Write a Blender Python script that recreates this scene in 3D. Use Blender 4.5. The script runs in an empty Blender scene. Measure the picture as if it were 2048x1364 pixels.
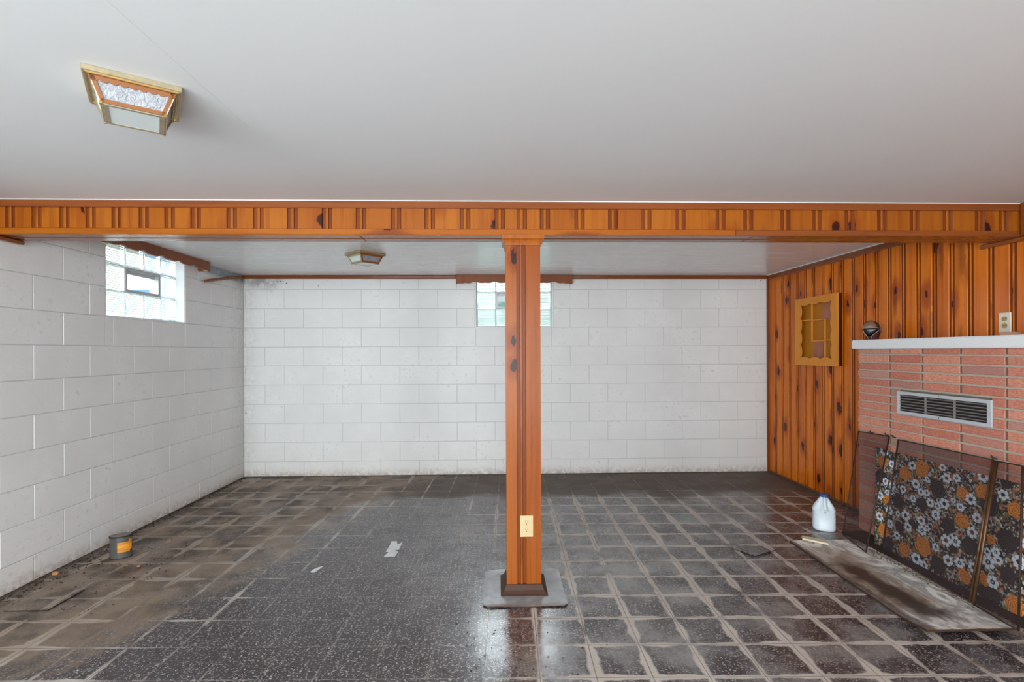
import bpy, bmesh, math, random
import numpy as np
from mathutils import Vector, Matrix, noise as mnoise
random.seed(7)
S = bpy.context.scene
C = S.collection
PI = math.pi

# ---------------------------------------------------------------- camera
F, YAW, ROLL, Y0, H = 1015.095, .02825, -.00375, 702.842, 1.318
cam_d = bpy.data.cameras.new('camera'); cam = bpy.data.objects.new('camera', cam_d); C.objects.link(cam)
cam_d.sensor_width = 36; cam_d.lens = F*36/2048; cam_d.shift_y = (Y0-682)/2048
cam_d.clip_start = .02
fw = Vector((math.sin(YAW), math.cos(YAW), 0)); rt = Vector((math.cos(YAW), -math.sin(YAW), 0)); up = Vector((0, 0, 1))
cr, sr = math.cos(ROLL), math.sin(ROLL)
# a camera rolled about its own axis: image-right and image-up in the room
r2 = rt*cr + up*sr; u2 = up*cr - rt*sr
M = Matrix((r2, u2, -fw)).transposed().to_4x4(); M.translation = (0, 0, H)
cam.matrix_world = M
S.camera = cam

# ---------------------------------------------------------------- world, lights, exposure
W = bpy.data.worlds.new('world'); S.world = W; W.use_nodes = True
bg = W.node_tree.nodes['Background']; bg.inputs[0].default_value = (.86, .93, 1, 1); bg.inputs[1].default_value = 6.2
S.view_settings.view_transform = 'Standard'; S.view_settings.look = 'None'
S.view_settings.gamma = 1; S.view_settings.use_curve_mapping = False
S.view_settings.exposure = 0.32

def area(name, loc, target, sx, sy, power, col=(1, 1, 1), spread=180):
    l = bpy.data.lights.new(name, 'AREA'); l.shape = 'RECTANGLE'; l.size = sx; l.size_y = sy
    l.energy = power; l.color = col; l.spread = math.radians(spread)
    o = bpy.data.objects.new(name, l); C.objects.link(o); o.location = loc
    o.rotation_euler = (Vector(target)-Vector(loc)).to_track_quat('-Z', 'Y').to_euler()
    return o
# added unseen fill lamps behind the camera
area('rear_fill_left', (-1.0, -2.05, 1.15), (-1.0, 5, 1.3), 3.0, 1.9, 168, (.885, .97, 1))
area('rear_fill_right', (1.75, -2.05, 1.05), (-1.6, 4.6, 1.2), 1.0, 1.95, 70, (.89, .97, 1))
area('left_side_fill', (-2.66, -.9, 1.45), (2.9, .6, 1.5), 1.4, .9, 92, (.91, .975, 1))
# open sky just outside the two glass block windows
area('left_window_daylight', (-3.55, 4.0, 3.0), (-2.70, 4.0, 1.80), 1.5, .9, 30, (.92, .96, 1))
area('back_window_daylight', (.18, 6.55, 2.75), (.18, 5.46, 1.80), 1.5, .9, 60, (.92, .96, 1))

# ---------------------------------------------------------------- node helpers
class NT:
    def __init__(s, name):
        s.m = bpy.data.materials.new(name); s.m.use_nodes = True
        s.t = s.m.node_tree; s.n = s.t.nodes; s.b = s.n['Principled BSDF']; s.out = s.n['Material Output']
    def node(s, typ, **kw):
        nd = s.n.new(typ)
        for k, v in kw.items(): setattr(nd, k, v)
        return nd
    def set(s, inp, v):
        if v is None: return
        if hasattr(v, 'links') or isinstance(v, bpy.types.NodeSocket): s.t.links.new(v, inp)
        else:
            if hasattr(inp.default_value, '__len__') and len(inp.default_value) == 4 and hasattr(v, '__len__') and len(v) == 3: v = (*v, 1)
            inp.default_value = v
    def math(s, op, a, b=None, c=None, clamp=False):
        nd = s.node('ShaderNodeMath', operation=op, use_clamp=clamp)
        s.set(nd.inputs[0], a); s.set(nd.inputs[1], b); s.set(nd.inputs[2], c); return nd.outputs[0]
    def step(s, v, a, b, lo=0., hi=1.):
        nd = s.node('ShaderNodeMapRange', interpolation_type='SMOOTHSTEP')
        if not isinstance(a, bpy.types.NodeSocket) and not isinstance(b, bpy.types.NodeSocket) and a > b: a, b, lo, hi = b, a, hi, lo
        for i, x in enumerate((v, a, b, lo, hi)): s.set(nd.inputs[i], x)
        return nd.outputs[0]
    def mix(s, f, a, b, mode='MIX'):
        nd = s.node('ShaderNodeMix', data_type='RGBA', blend_type=mode)
        s.set(nd.inputs[0], f); s.set(nd.inputs[6], a); s.set(nd.inputs[7], b); return nd.outputs[2]
    def coord(s, kind='Object'): return s.node('ShaderNodeTexCoord').outputs[kind]
    def pos(s): return s.node('ShaderNodeNewGeometry').outputs['Position']
    def map(s, v, loc=(0, 0, 0), rot=(0, 0, 0), scale=(1, 1, 1), typ='POINT'):
        nd = s.node('ShaderNodeMapping', vector_type=typ)
        s.set(nd.inputs[0], v); s.set(nd.inputs[1], loc); s.set(nd.inputs[2], rot); s.set(nd.inputs[3], scale); return nd.outputs[0]
    def noise(s, v, scale=5, detail=3, rough=.5, out=0, dist=0):
        nd = s.node('ShaderNodeTexNoise'); s.set(nd.inputs['Vector'], v); s.set(nd.inputs['Scale'], scale)
        s.set(nd.inputs['Detail'], detail); s.set(nd.inputs['Roughness'], rough); s.set(nd.inputs['Distortion'], dist); return nd.outputs[out]
    def voro(s, v, scale=5, rnd=1, dim='3D', feature='F1'):
        nd = s.node('ShaderNodeTexVoronoi', voronoi_dimensions=dim, feature=feature)
        s.set(nd.inputs['Vector'], v); s.set(nd.inputs['Scale'], scale); s.set(nd.inputs['Randomness'], rnd); return nd
    def sep(s, v):
        nd = s.node('ShaderNodeSeparateXYZ'); s.set(nd.inputs[0], v); return nd.outputs
    def comb(s, x, y, z):
        nd = s.node('ShaderNodeCombineXYZ'); s.set(nd.inputs[0], x); s.set(nd.inputs[1], y); s.set(nd.inputs[2], z); return nd.outputs[0]
    def vadd(s, a, b, op='ADD'):
        nd = s.node('ShaderNodeVectorMath', operation=op); s.set(nd.inputs[0], a); s.set(nd.inputs[1], b); return nd.outputs[0]
    def rnd(s): return s.node('ShaderNodeObjectInfo').outputs['Random']
    def bump(s, h, strength=.3, dist=.002):
        nd = s.node('ShaderNodeBump'); nd.inputs['Strength'].default_value = strength; nd.inputs['Distance'].default_value = dist
        s.set(nd.inputs['Height'], h); s.set(s.b.inputs['Normal'], nd.outputs[0])
    def fin(s, col=None, rough=None, metal=None, **kw):
        s.set(s.b.inputs['Base Color'], col); s.set(s.b.inputs['Roughness'], rough); s.set(s.b.inputs['Metallic'], metal)
        for k, v in kw.items(): s.set(s.b.inputs[k], v)
        return s.m

def plain(name, col, rough=.5, metal=0, bump=0, var=.08, scale=40, **kw):
    t = NT(name); n = t.noise(t.coord(), scale, 4)
    c = t.mix(n, tuple(x*(1-var) for x in col), tuple(min(1, x*(1+var)) for x in col))
    if bump: t.bump(n, bump, .002)
    return t.fin(c, rough, metal, **kw)

# knotty pine; every board is built with its length along local Z and width along local X
def wood(name, light, dark, knots=.55, rough=.24, knotcol=(.022, .006, .006), grain=1.0, red=(.26, .05, .012), coat=.0, kscale=1.0):
    t = NT(name); r = t.rnd()
    v = t.vadd(t.coord(), t.comb(t.math('MULTIPLY', r, 31.7), t.math('MULTIPLY', r, 11.3), t.math('MULTIPLY', r, 57.1)))
    vs_ = t.sep(v); kv = t.comb(t.math('MULTIPLY', vs_[0], 6.2*kscale), t.math('MULTIPLY', vs_[2], 3.0*kscale), 0)
    vo = t.voro(kv, 1, 1, '2D'); d = vo.outputs['Distance']
    gate = t.math('GREATER_THAN', t.sep(vo.outputs['Color'])[0], 1-knots)
    size = t.math('MULTIPLY_ADD', t.sep(vo.outputs['Color'])[1], .10, .07)
    wob = t.noise(t.map(v, scale=(40, 10, 26)), 1, 3)
    dk = t.math('MULTIPLY_ADD', wob, .26, t.math('SUBTRACT', d, .13))
    kn = t.math('MULTIPLY', t.step(t.math('SUBTRACT', dk, size), .012, -.03), gate)
    halo = t.math('MULTIPLY', t.step(d, .42, .10), gate)
    g = t.noise(t.map(v, scale=(34*grain, 6, 1.5)), 1, 4, .6, dist=.6)
    g = t.math('ADD', g, t.math('MULTIPLY', halo, .30))
    fine = t.noise(t.map(v, scale=(240, 30, 5)), 1, 2, .5)
    big = t.noise(t.map(v, scale=(2.2, 1, .9)), 1, 2)
    c = t.mix(t.step(g, .42, .80), light, dark)
    c = t.mix(t.math('MULTIPLY', t.step(fine, .5, .8), .18), c, dark)
    c = t.mix(t.math('MULTIPLY', t.step(big, .5, .75), .55), c, red)
    c = t.mix(t.math('MULTIPLY', halo, .42), c, red)
    c = t.mix(t.math('MULTIPLY', t.step(r, 0, 1), .42), c, dark)
    sv = t.comb(t.math('MULTIPLY_ADD', wob, .25, t.math('MULTIPLY', vs_[0], 9.0*kscale)), t.math('MULTIPLY', vs_[2], 1.3*kscale), 3.7); so = t.voro(sv, 1, 1, '2D')
    stk = t.math('MULTIPLY', t.step(t.math('MULTIPLY_ADD', wob, .10, so.outputs['Distance']), .30, .12), t.math('GREATER_THAN', t.sep(so.outputs['Color'])[0], 1-knots*.55))
    c = t.mix(t.math('MULTIPLY', stk, .55), c, (.10, .018, .008, 1))
    c = t.mix(t.math('MULTIPLY', kn, .93), c, knotcol)
    t.bump(t.math('ADD', t.noise(t.map(v, scale=(26, 8, 60)), 1, 2), t.math('MULTIPLY', g, .5)), .10, .002)
    return t.fin(c, t.math('MULTIPLY_ADD', fine, .10, rough-.04), 0, **{'Specular IOR Level': .22, 'Coat Weight': coat, 'Coat Roughness': .15})

M_wall = wood('pine_panelling', (.78, .205, .009), (.44, .088, .005), knots=.60, rough=.25, red=(.36, .055, .006), coat=.05)
M_beam = wood('pine_beam', (.37, .110, .010), (.25, .058, .006), knots=.26, rough=.25, red=(.32, .07, .008), coat=.05)
M_column = wood('pine_column', (.36, .095, .008), (.19, .039, .005), knots=.26, rough=.26, red=(.27, .055, .007), kscale=1.15)
M_groove = wood('pine_groove_dark', (.21, .048, .007), (.13, .026, .005), knots=0, rough=.35, red=(.10, .02, .005))  # darker pine for the groove faces of the boards
M_trim = wood('pine_trim', (.25, .068, .015), (.17, .040, .010), knots=0, rough=.26, red=(.24, .06, .012), coat=.3)
M_val = wood('valance_paint', (.28, .092, .040), (.21, .064, .026), knots=0, rough=.4, red=(.17, .05, .022))
M_base = plain('brown_base_paint', (.060, .028, .017), .6, bump=.2, **{'Specular IOR Level': .25})
M_box = wood('amber_pine', (.74, .275, .028), (.62, .21, .020), knots=0, rough=.4, red=(.45, .15, .02), grain=.6)
M_boxback = wood('olive_pine', (.52, .20, .010), (.38, .13, .007), knots=0, rough=.5, red=(.25, .08, .008))
M_boxred = wood('red_brown_board', (.44, .17, .10), (.22, .06, .035), knots=.1, rough=.5, red=(.2, .05, .03), grain=2)
M_dark = plain('dark_gap', (.012, .008, .008), .8)

def paint_block(name, tint=(.80, .80, .795)):
    t = NT(name); p = t.pos(); xyz = t.sep(p); r = t.rnd()
    n1 = t.noise(p, 2.2, 4, .6); n2 = t.noise(p, 26, 4, .65); n3 = t.noise(p, 170, 2)
    c = t.mix(t.step(n1, .35, .7), tuple(x*.93 for x in tint), tint)
    c = t.mix(t.math('MULTIPLY', r, .06), c, (.62, .62, .63, 1))
    # scuffs and grey smudges
    sm = t.math('MULTIPLY', t.step(n2, .56, .68), t.step(n1, .46, .62))
    c = t.mix(t.math('MULTIPLY', sm, .30), c, (.33, .33, .30, 1))
    # dusty rust tint near the floor
    low = t.math('MULTIPLY', t.step(xyz[2], .10, -.01), t.step(n2, .30, .62))
    c = t.mix(t.math('MULTIPLY', low, .65), c, (.33, .20, .12, 1))
    low2 = t.step(t.math('MULTIPLY_ADD', n1, .25, xyz[2]), .75, .1)
    c = t.mix(t.math('MULTIPLY', low2, .10), c, (.62, .50, .42, 1))
    # grey mould in the back left top corner
    dv = t.vadd(p, (-2.50, 5.455, 2.10), 'SUBTRACT'); dl = t.node('ShaderNodeVectorMath', operation='LENGTH'); t.set(dl.inputs[0], t.map(dv, scale=(1, .7, 2.1)))
    mo = t.math('MULTIPLY', t.step(dl.outputs['Value'], .36, .05), t.step(t.noise(p, 9, 5, .7), .36, .62))
    c = t.mix(t.math('MULTIPLY', mo, .75), c, (.15, .14, .145, 1))
    # scattered mould spots near the top of the back wall and down the corner
    dots = t.voro(p, 30, 1); dd = t.math('MULTIPLY', t.step(dots.outputs['Distance'], .26, .16), t.math('GREATER_THAN', t.sep(dots.outputs['Color'])[0], .80))
    zone = t.math('MULTIPLY', t.step(xyz[2], 1.93, 2.06), t.step(xyz[0], -1.3, -1.9))
    zone2 = t.math('MULTIPLY', t.step(t.math('ABSOLUTE', t.math('ADD', xyz[0], 2.67)), .05, .01), t.step(xyz[1], 5.35, 5.42))
    zone3 = t.math('MULTIPLY', t.step(xyz[2], 2.03, 2.08), t.step(xyz[0], 2.6, 2.7))
    zz = t.math('MAXIMUM', t.math('MAXIMUM', zone, zone2), zone3)
    c = t.mix(t.math('MULTIPLY', t.math('MULTIPLY', dd, zz), .9), c, (.04, .038, .036, 1))
    # darker grey-brown tone down the left corner
    cv = t.math('MULTIPLY', t.step(t.math('ADD', xyz[0], 2.69), .22, .0), t.step(xyz[1], 5.1, 5.45))
    c = t.mix(t.math('MULTIPLY', t.math('MULTIPLY', cv, t.step(n2, .2, .6)), .32), c, (.36, .33, .29, 1))
    # blue grey mould on the left wall below the ceiling at the far end
    bl = t.math('MULTIPLY', t.math('MULTIPLY', t.step(xyz[1], 4.62, 4.8), t.step(xyz[2], 2.03, 2.075)), t.step(t.math('ABSOLUTE', t.math('ADD', xyz[0], 2.69)), .02, .01))
    c = t.mix(t.math('MULTIPLY', bl, t.step(n2, .1, .7, .4, .9)), c, (.17, .225, .26, 1))
    t.bump(t.math('ADD', t.math('MULTIPLY', n3, .35), n2), .35, .0035)
    return t.fin(c, .62)
M_block = paint_block('white_block_paint')
M_mortar_w = plain('painted_mortar', (.56, .565, .56), .7, bump=.3)
M_ceil = (lambda t: (t.bump(t.math('ADD', t.math('MULTIPLY', t.noise(t.pos(), 160, 2), .3), t.noise(t.pos(), 1.1, 2)), .12, .004),
          t.fin(t.mix(t.noise(t.pos(), .9, 3), (.69, .70, .705, 1), (.73, .74, .745, 1)), .55))[1])(NT('ceiling_paint'))
def _c2():
    t = NT('glossy_brightened_ceiling_paint'); p = t.pos(); st = t.noise(t.map(p, scale=(.6, 9, 1)), 3, 4, .6)
    t.bump(st, .22, .004)
    return t.fin(t.mix(st, (.80, .805, .81, 1), (.86, .865, .87, 1)), t.math('MULTIPLY_ADD', st, .15, .18), 0, **{'Specular IOR Level': 1.0})
M_ceil2 = _c2()  # streaky gloss; base lighter than the front ceiling to stand in for light
M_white = plain('white_paint', (.74, .745, .75), .45, bump=.1, var=.03)
M_caulk = plain('white_caulk', (.82, .82, .80), .5)

def floor_mat(name, base=(.030, .022, .025), base2=(.050, .038, .042), green=False):
    t = NT(name); p = t.pos(); xyz = t.sep(p); X, Y = xyz[0], xyz[1]
    g = t.map(p, loc=(.395, 2.038, 0), rot=(0, 0, -.024), scale=(.2286, .2286, .2286), typ='TEXTURE')
    gs = t.sep(g)
    wv = t.noise(p, 9, 3, .6); wv2 = t.noise(p, 3.1, 3, .6); wv3 = t.noise(t.vadd(p, (7, 3, 1)), 2.2, 2); fine = t.noise(p, 70, 3, .7)
    def edge(c): return t.math('MULTIPLY', t.math('SUBTRACT', .5, t.math('ABSOLUTE', t.math('SUBTRACT', t.math('FRACT', t.math('ADD', c, 100)), .5))), .2286)
    dx, dy = edge(gs[0]), edge(gs[1])
    # where the residue has come up: right half, and a strip along the left wall
    mr = t.math('MULTIPLY', t.step(t.math('MULTIPLY_ADD', wv3, .7, X), .15, .75), t.step(t.math('MULTIPLY_ADD', wv3, .5, Y), 5.05, 4.65))
    mc = t.math('MULTIPLY', t.step(X, -.45, -.15), t.math('MULTIPLY', t.step(Y, 3.5, 3.8), t.step(Y, 4.7, 4.4)))
    mr = t.math('MAXIMUM', mr, t.math('MULTIPLY', mc, .55))
    bound = t.math('SUBTRACT', X, t.math('MULTIPLY_ADD', Y, .36, -2.72))
    ml = t.step(t.math('MULTIPLY_ADD', wv2, .75, bound), .55, .18)
    lhalo = t.step(t.math('MULTIPLY_ADD', wv2, .6, bound), 1.0, .55)
    wr = t.math('MULTIPLY', mr, t.math('MULTIPLY_ADD', t.noise(t.vadd(p, (5, 2, 0)), 4.5, 3, .6), .080, -.0215))
    wl = t.math('MULTIPLY', t.math('MAXIMUM', ml, t.math('MULTIPLY', lhalo, .42)), t.math('MULTIPLY_ADD', wv2, .15, -.060))
    w = t.math('MAXIMUM', wr, wl)
    rag = t.math('MULTIPLY', t.math('SUBTRACT', wv, .5), .020)
    ex = t.math('ADD', dx, rag); ey = t.math('ADD', t.math('MULTIPLY', dy, 1.35), rag)
    e = t.math('MINIMUM', ex, ey)
    res = t.step(t.math('SUBTRACT', w, e), -.006, .009)
    resf = t.math('MULTIPLY', res, t.step(fine, .15, .5, .65, 1.))
    # speckled tile
    tv = t.vadd(p, t.map(t.noise(p, 48, 2, out=1), scale=(.030, .030, .0)))
    cell = t.node('ShaderNodeTexWhiteNoise', noise_dimensions='2D'); t.set(cell.inputs['Vector'], t.map(g, typ='POINT', loc=(100, 100, 0)))
    fl = t.node('ShaderNodeVectorMath', operation='FLOOR'); t.set(fl.inputs[0], g); t.set(cell.inputs['Vector'], fl.outputs[0])
    cellv = cell.outputs['Value']
    base_c = t.mix(t.math('MULTIPLY_ADD', cellv, .6, t.math('MULTIPLY', wv2, .5)), base, base2)
    vo = t.voro(t.map(tv, scale=(.55, 1.25, 1)), 112, 1, '2D'); col = t.sep(vo.outputs['Color'])
    sp = t.math('MULTIPLY', t.step(vo.outputs['Distance'], .24, .13), t.math('GREATER_THAN', col[0], .35))
    vo2 = t.voro(t.map(tv, scale=(.5, 1.5, 1), loc=(3, 1, 0)), 58, 1, '2D'); c2 = t.sep(vo2.outputs['Color'])
    sp2 = t.math('MULTIPLY', t.step(vo2.outputs['Distance'], .19, .10), t.math('GREATER_THAN', c2[0], .5))
    spk = t.math('MAXIMUM', sp, sp2)
    c = t.mix(t.math('MULTIPLY', spk, .66 if not green else .35), base_c, (.60, .56, .53, 1) if not green else (.30, .42, .36, 1))
    # milky film left by water on the right half
    film = t.math('MULTIPLY', t.math('MULTIPLY', mr, t.step(t.noise(t.vadd(p, (3, 9, 0)), 3.6, 4, .65), .40, .68)), .78)
    c = t.mix(film, c, (.25, .24, .235, 1))
    # brown dust: left strip, along the back wall, by the panelling
    dl = t.math('MULTIPLY', ml, t.step(t.noise(p, 5, 5, .65), .25, .60, .35, .88))
    db = t.math('MULTIPLY', t.step(t.math('MULTIPLY_ADD', wv3, .8, Y), 4.75, 5.2), .85)
    dr = t.math('MULTIPLY', t.math('MULTIPLY', t.step(X, 2.1, 2.7), t.step(Y, 3.9, 4.5)), .6)
    dust = t.math('MAXIMUM', t.math('MAXIMUM', dl, db), dr)
    c = t.mix(dust, c, t.mix(t.step(t.noise(t.vadd(p, (1, 5, 0)), 4.2, 4, .6), .38, .62), (.085, .058, .042, 1), t.mix(ml, (.12, .088, .066, 1), (.28, .21, .155, 1))))
    b2 = t.math('MULTIPLY_ADD', wv2, .75, bound)
    drift = t.math('MULTIPLY', t.math('MULTIPLY', t.step(b2, .60, .42), t.step(b2, -.25, .10)), t.step(t.noise(t.vadd(p, (9, 0, 0)), 3.4, 4, .6), .40, .56))
    c = t.mix(t.math('MULTIPLY', drift, t.step(fine, .1, .6, .35, .75)), c, (.235, .170, .120, 1))
    # residue colour
    rc = t.mix(wv2, (.42, .355, .31, 1), (.60, .55, .50, 1))
    rc = t.mix(t.math('MULTIPLY', ml, .72), rc, (.30, .225, .165, 1))
    rc = t.mix(t.math('MULTIPLY', t.math('MULTIPLY', t.step(X, 1.6, 2.1), t.step(t.noise(p, 4, 3), .5, .64)), .6), rc, (.25, .12, .05, 1))
    c = t.mix(t.math('MULTIPLY', resf, .93), c, rc)
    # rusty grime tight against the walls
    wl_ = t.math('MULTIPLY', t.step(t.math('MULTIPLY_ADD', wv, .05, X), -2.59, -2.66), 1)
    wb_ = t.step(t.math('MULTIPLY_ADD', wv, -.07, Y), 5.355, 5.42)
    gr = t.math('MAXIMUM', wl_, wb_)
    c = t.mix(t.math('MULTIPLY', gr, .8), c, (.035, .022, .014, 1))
    # hairline dirt in the joint
    hair = t.step(t.math('MINIMUM', dx, dy), .0026, .0012)
    c = t.mix(t.math('MULTIPLY', hair, t.math('MULTIPLY_ADD', t.math('MAXIMUM', resf, mr), .45, .10)), c, (.03, .025, .022, 1))
    rough = t.math('MULTIPLY_ADD', t.noise(p, 11, 4, .6), .22, .17)
    rough = t.math('MAXIMUM', rough, t.math('MULTIPLY', resf, .50)); rough = t.math('MAXIMUM', rough, t.math('MULTIPLY', dust, .75))
    t.bump(t.math('ADD', t.math('MULTIPLY', t.noise(p, 45, 3), .7), t.math('MULTIPLY', t.noise(p, 7, 2), 1.6)), .16, .0022)
    cw = t.math('MULTIPLY', t.math('SUBTRACT', 1, t.math('MAXIMUM', resf, dust), clamp=True), t.math('MULTIPLY', t.step(X, 1.6, .9, .0, 1.), t.step(t.noise(t.vadd(p, (2, 2, 2)), 6, 4, .65), .30, .62, .35, .95)))
    wear = t.math('MULTIPLY', t.math('MULTIPLY', t.step(t.math('MULTIPLY_ADD', wv3, .6, X), -.55, .10), t.step(X, 1.3, .7)), t.step(Y, 4.6, 3.2))
    cw = t.math('MULTIPLY', cw, t.math('MULTIPLY_ADD', wear, .78, .22))
    return t.fin(c, rough, 0, **{'Specular IOR Level': .42, 'Coat Weight': cw, 'Coat Roughness': .21, 'Coat IOR': 1.62})
M_floor = floor_mat('speckled_vinyl_tile')
M_green = floor_mat('green_tile', (.035, .075, .058), (.05, .10, .08), green=True)
M_sub = plain('subfloor', (.07, .05, .038), .85, bump=.5)

def brick_mat():
    t = NT('pink_roman_brick'); r = t.rnd(); p = t.pos()
    n = t.noise(p, 90, 4, .7); n2 = t.noise(t.map(p, scale=(1, 1, 3.5)), 50, 3, .7)
    c = t.mix(r, (.56, .20, .13, 1), (.74, .34, .23, 1))
    c = t.mix(t.step(n2, .40, .62), c, t.mix(r, (.46, .13, .09, 1), (.58, .21, .14, 1)))
    c = t.mix(t.math('MULTIPLY', t.step(n, .58, .72), .5), c, (.62, .40, .32, 1))
    c = t.mix(t.math('MULTIPLY', t.step(t.math('FRACT', t.math('MULTIPLY', r, 7.3)), .62, .98), .55), c, (.33, .22, .20, 1))
    t.bump(t.math('ADD', n, n2), .8, .004)
    return t.fin(c, .8)
M_brick = brick_mat()
M_mortar = plain('grey_tan_mortar', (.40, .35, .285), .9, bump=.6, var=.2, scale=60)
M_brass = plain('aged_brass', (.62, .42, .16), .28, 1, var=.25, scale=30)
M_brass2 = plain('antique_gold', (.55, .46, .30), .35, .85, var=.3, scale=50)
M_orange = plain('amber_lit_brass', (.24, .075, .008), .55, .0, var=.15)
M_ivory = plain('ivory_plastic', (.56, .43, .235), .35, var=.04)
M_ivory_w = plain('pale_ivory_plastic', (.74, .68, .58), .4, var=.04)
M_recep = plain('brass_receptacle', (.45, .36, .18), .4, .5)
M_slot = plain('slot_black', (.02, .015, .01), .6)
M_grille = plain('grille_paint', (.46, .47, .50), .42, var=.06)
M_slat = plain('grille_slat_paint', (.22, .195, .185), .45, var=.1)
M_iron = plain('rusty_iron', (.050, .028, .020), .55, .5, bump=.4, var=.5, scale=60)
M_rustrod = plain('worn_brass_rod', (.16, .085, .045), .45, .8, bump=.4, var=.7, scale=35)

def simple_mix(name, a_type, a_kw, b_type, b_kw, fac):
    m = bpy.data.materials.new(name); m.use_nodes = True; n = m.node_tree.nodes; L = m.node_tree.links
    n.remove(n['Principled BSDF']); out = n['Material Output']
    a = n.new(a_type); b = n.new(b_type)
    for nd, kw in ((a, a_kw), (b, b_kw)):
        for k, v in kw.items(): nd.inputs[k].default_value = v
    mx = n.new('ShaderNodeMixShader'); mx.inputs[0].default_value = fac
    L.new(a.outputs[0], mx.inputs[1]); L.new(b.outputs[0], mx.inputs[2]); L.new(mx.outputs[0], out.inputs[0])
    return m
M_glass = simple_mix('ribbed_block_glass', 'ShaderNodeBsdfGlass', {'IOR': 1.45, 'Roughness': .04, 'Color': (.93, .97, .97, 1)}, 'ShaderNodeBsdfTranslucent', {'Color': (.9, .93, .93, 1)}, .06)
M_pane = simple_mix('clear_pane', 'ShaderNodeBsdfTransparent', {'Color': (.92, .95, .97, 1)}, 'ShaderNodeBsdfGlossy', {'Roughness': .05}, .10)
M_mesh = simple_mix('fine_wire_mesh', 'ShaderNodeBsdfTransparent', {'Color': (1, 1, 1, 1)}, 'ShaderNodeBsdfDiffuse', {'Color': (.055, .036, .040, 1)}, .44)
def textured_glass():
    t = NT('hammered_glass'); n = t.noise(t.map(t.coord(), scale=(1, 1, 1)), 75, 2, .5, dist=1.5)
    t.bump(n, .9, .004)
    return t.fin(t.mix(n, (.15, .16, .18, 1), (.44, .45, .48, 1)), .25, 0, **{'Specular IOR Level': .4})
M_hglass = textured_glass()
M_frost = plain('frosted_glass', (.72, .79, .78), .3, var=.03)
M_jug = (lambda t: t.fin((.66, .74, .80, 1), .35, 0, **{'Subsurface Weight': .25, 'Subsurface Radius': (.03, .03, .035)}))(NT('milky_plastic'))
M_cap = plain('blue_cap', (.02, .07, .22), .4)
M_can = plain('tarnished_tin', (.10, .095, .09), .42, .3, bump=.3, var=.4, scale=25)
M_canlid = plain('dull_lid', (.17, .14, .12), .5, .0, bump=.3, var=.3, scale=25)
M_canlab = (lambda t: t.fin(t.mix(t.step(t.noise(t.map(t.coord(), scale=(6, 6, 90)), 1, 2), .45, .55), (.72, .30, .02, 1), (.55, .20, .02, 1)), .5))(NT('orange_label'))
M_paper = plain('white_paper', (.70, .71, .70), .7)
M_stick = plain('cream_wood_strip', (.62, .54, .38), .6, var=.1)
M_pink = plain('pink_offcut', (.60, .33, .22), .7, var=.15)
M_crumb = plain('dark_crumbs', (.035, .022, .016), .9)
M_crumb2 = plain('brown_crumbs', (.15, .09, .055), .9, var=.6)
M_orn = plain('orange_crumb', (.42, .19, .08), .8)
M_orna1 = plain('ornament_brown', (.075, .018, .010), .6, var=.3, scale=60)
M_orna2 = plain('ornament_tan', (.21, .135, .09), .4, var=.15)
M_orna3 = plain('ornament_black', (.004, .004, .004), .3)
M_orna4 = plain('ornament_line', (.42, .36, .30), .5)
M_lawn = plain('lawn_green', (.035, .055, .03), .9, var=.4, scale=3)
M_plank = plain('weathered_plank', (.13, .11, .07), .8, var=.3, scale=8)
M_hedge = plain('hedge_leaves', (.035, .075, .055), .8, var=.6, scale=20)
M_siding = plain('pale_siding', (.22, .21, .20), .7, var=.08)
M_alum = plain('vent_aluminium', (.50, .52, .53), .45, .3)
M_chip = plain('loose_tile_back', (.05, .043, .045), .6)

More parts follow.
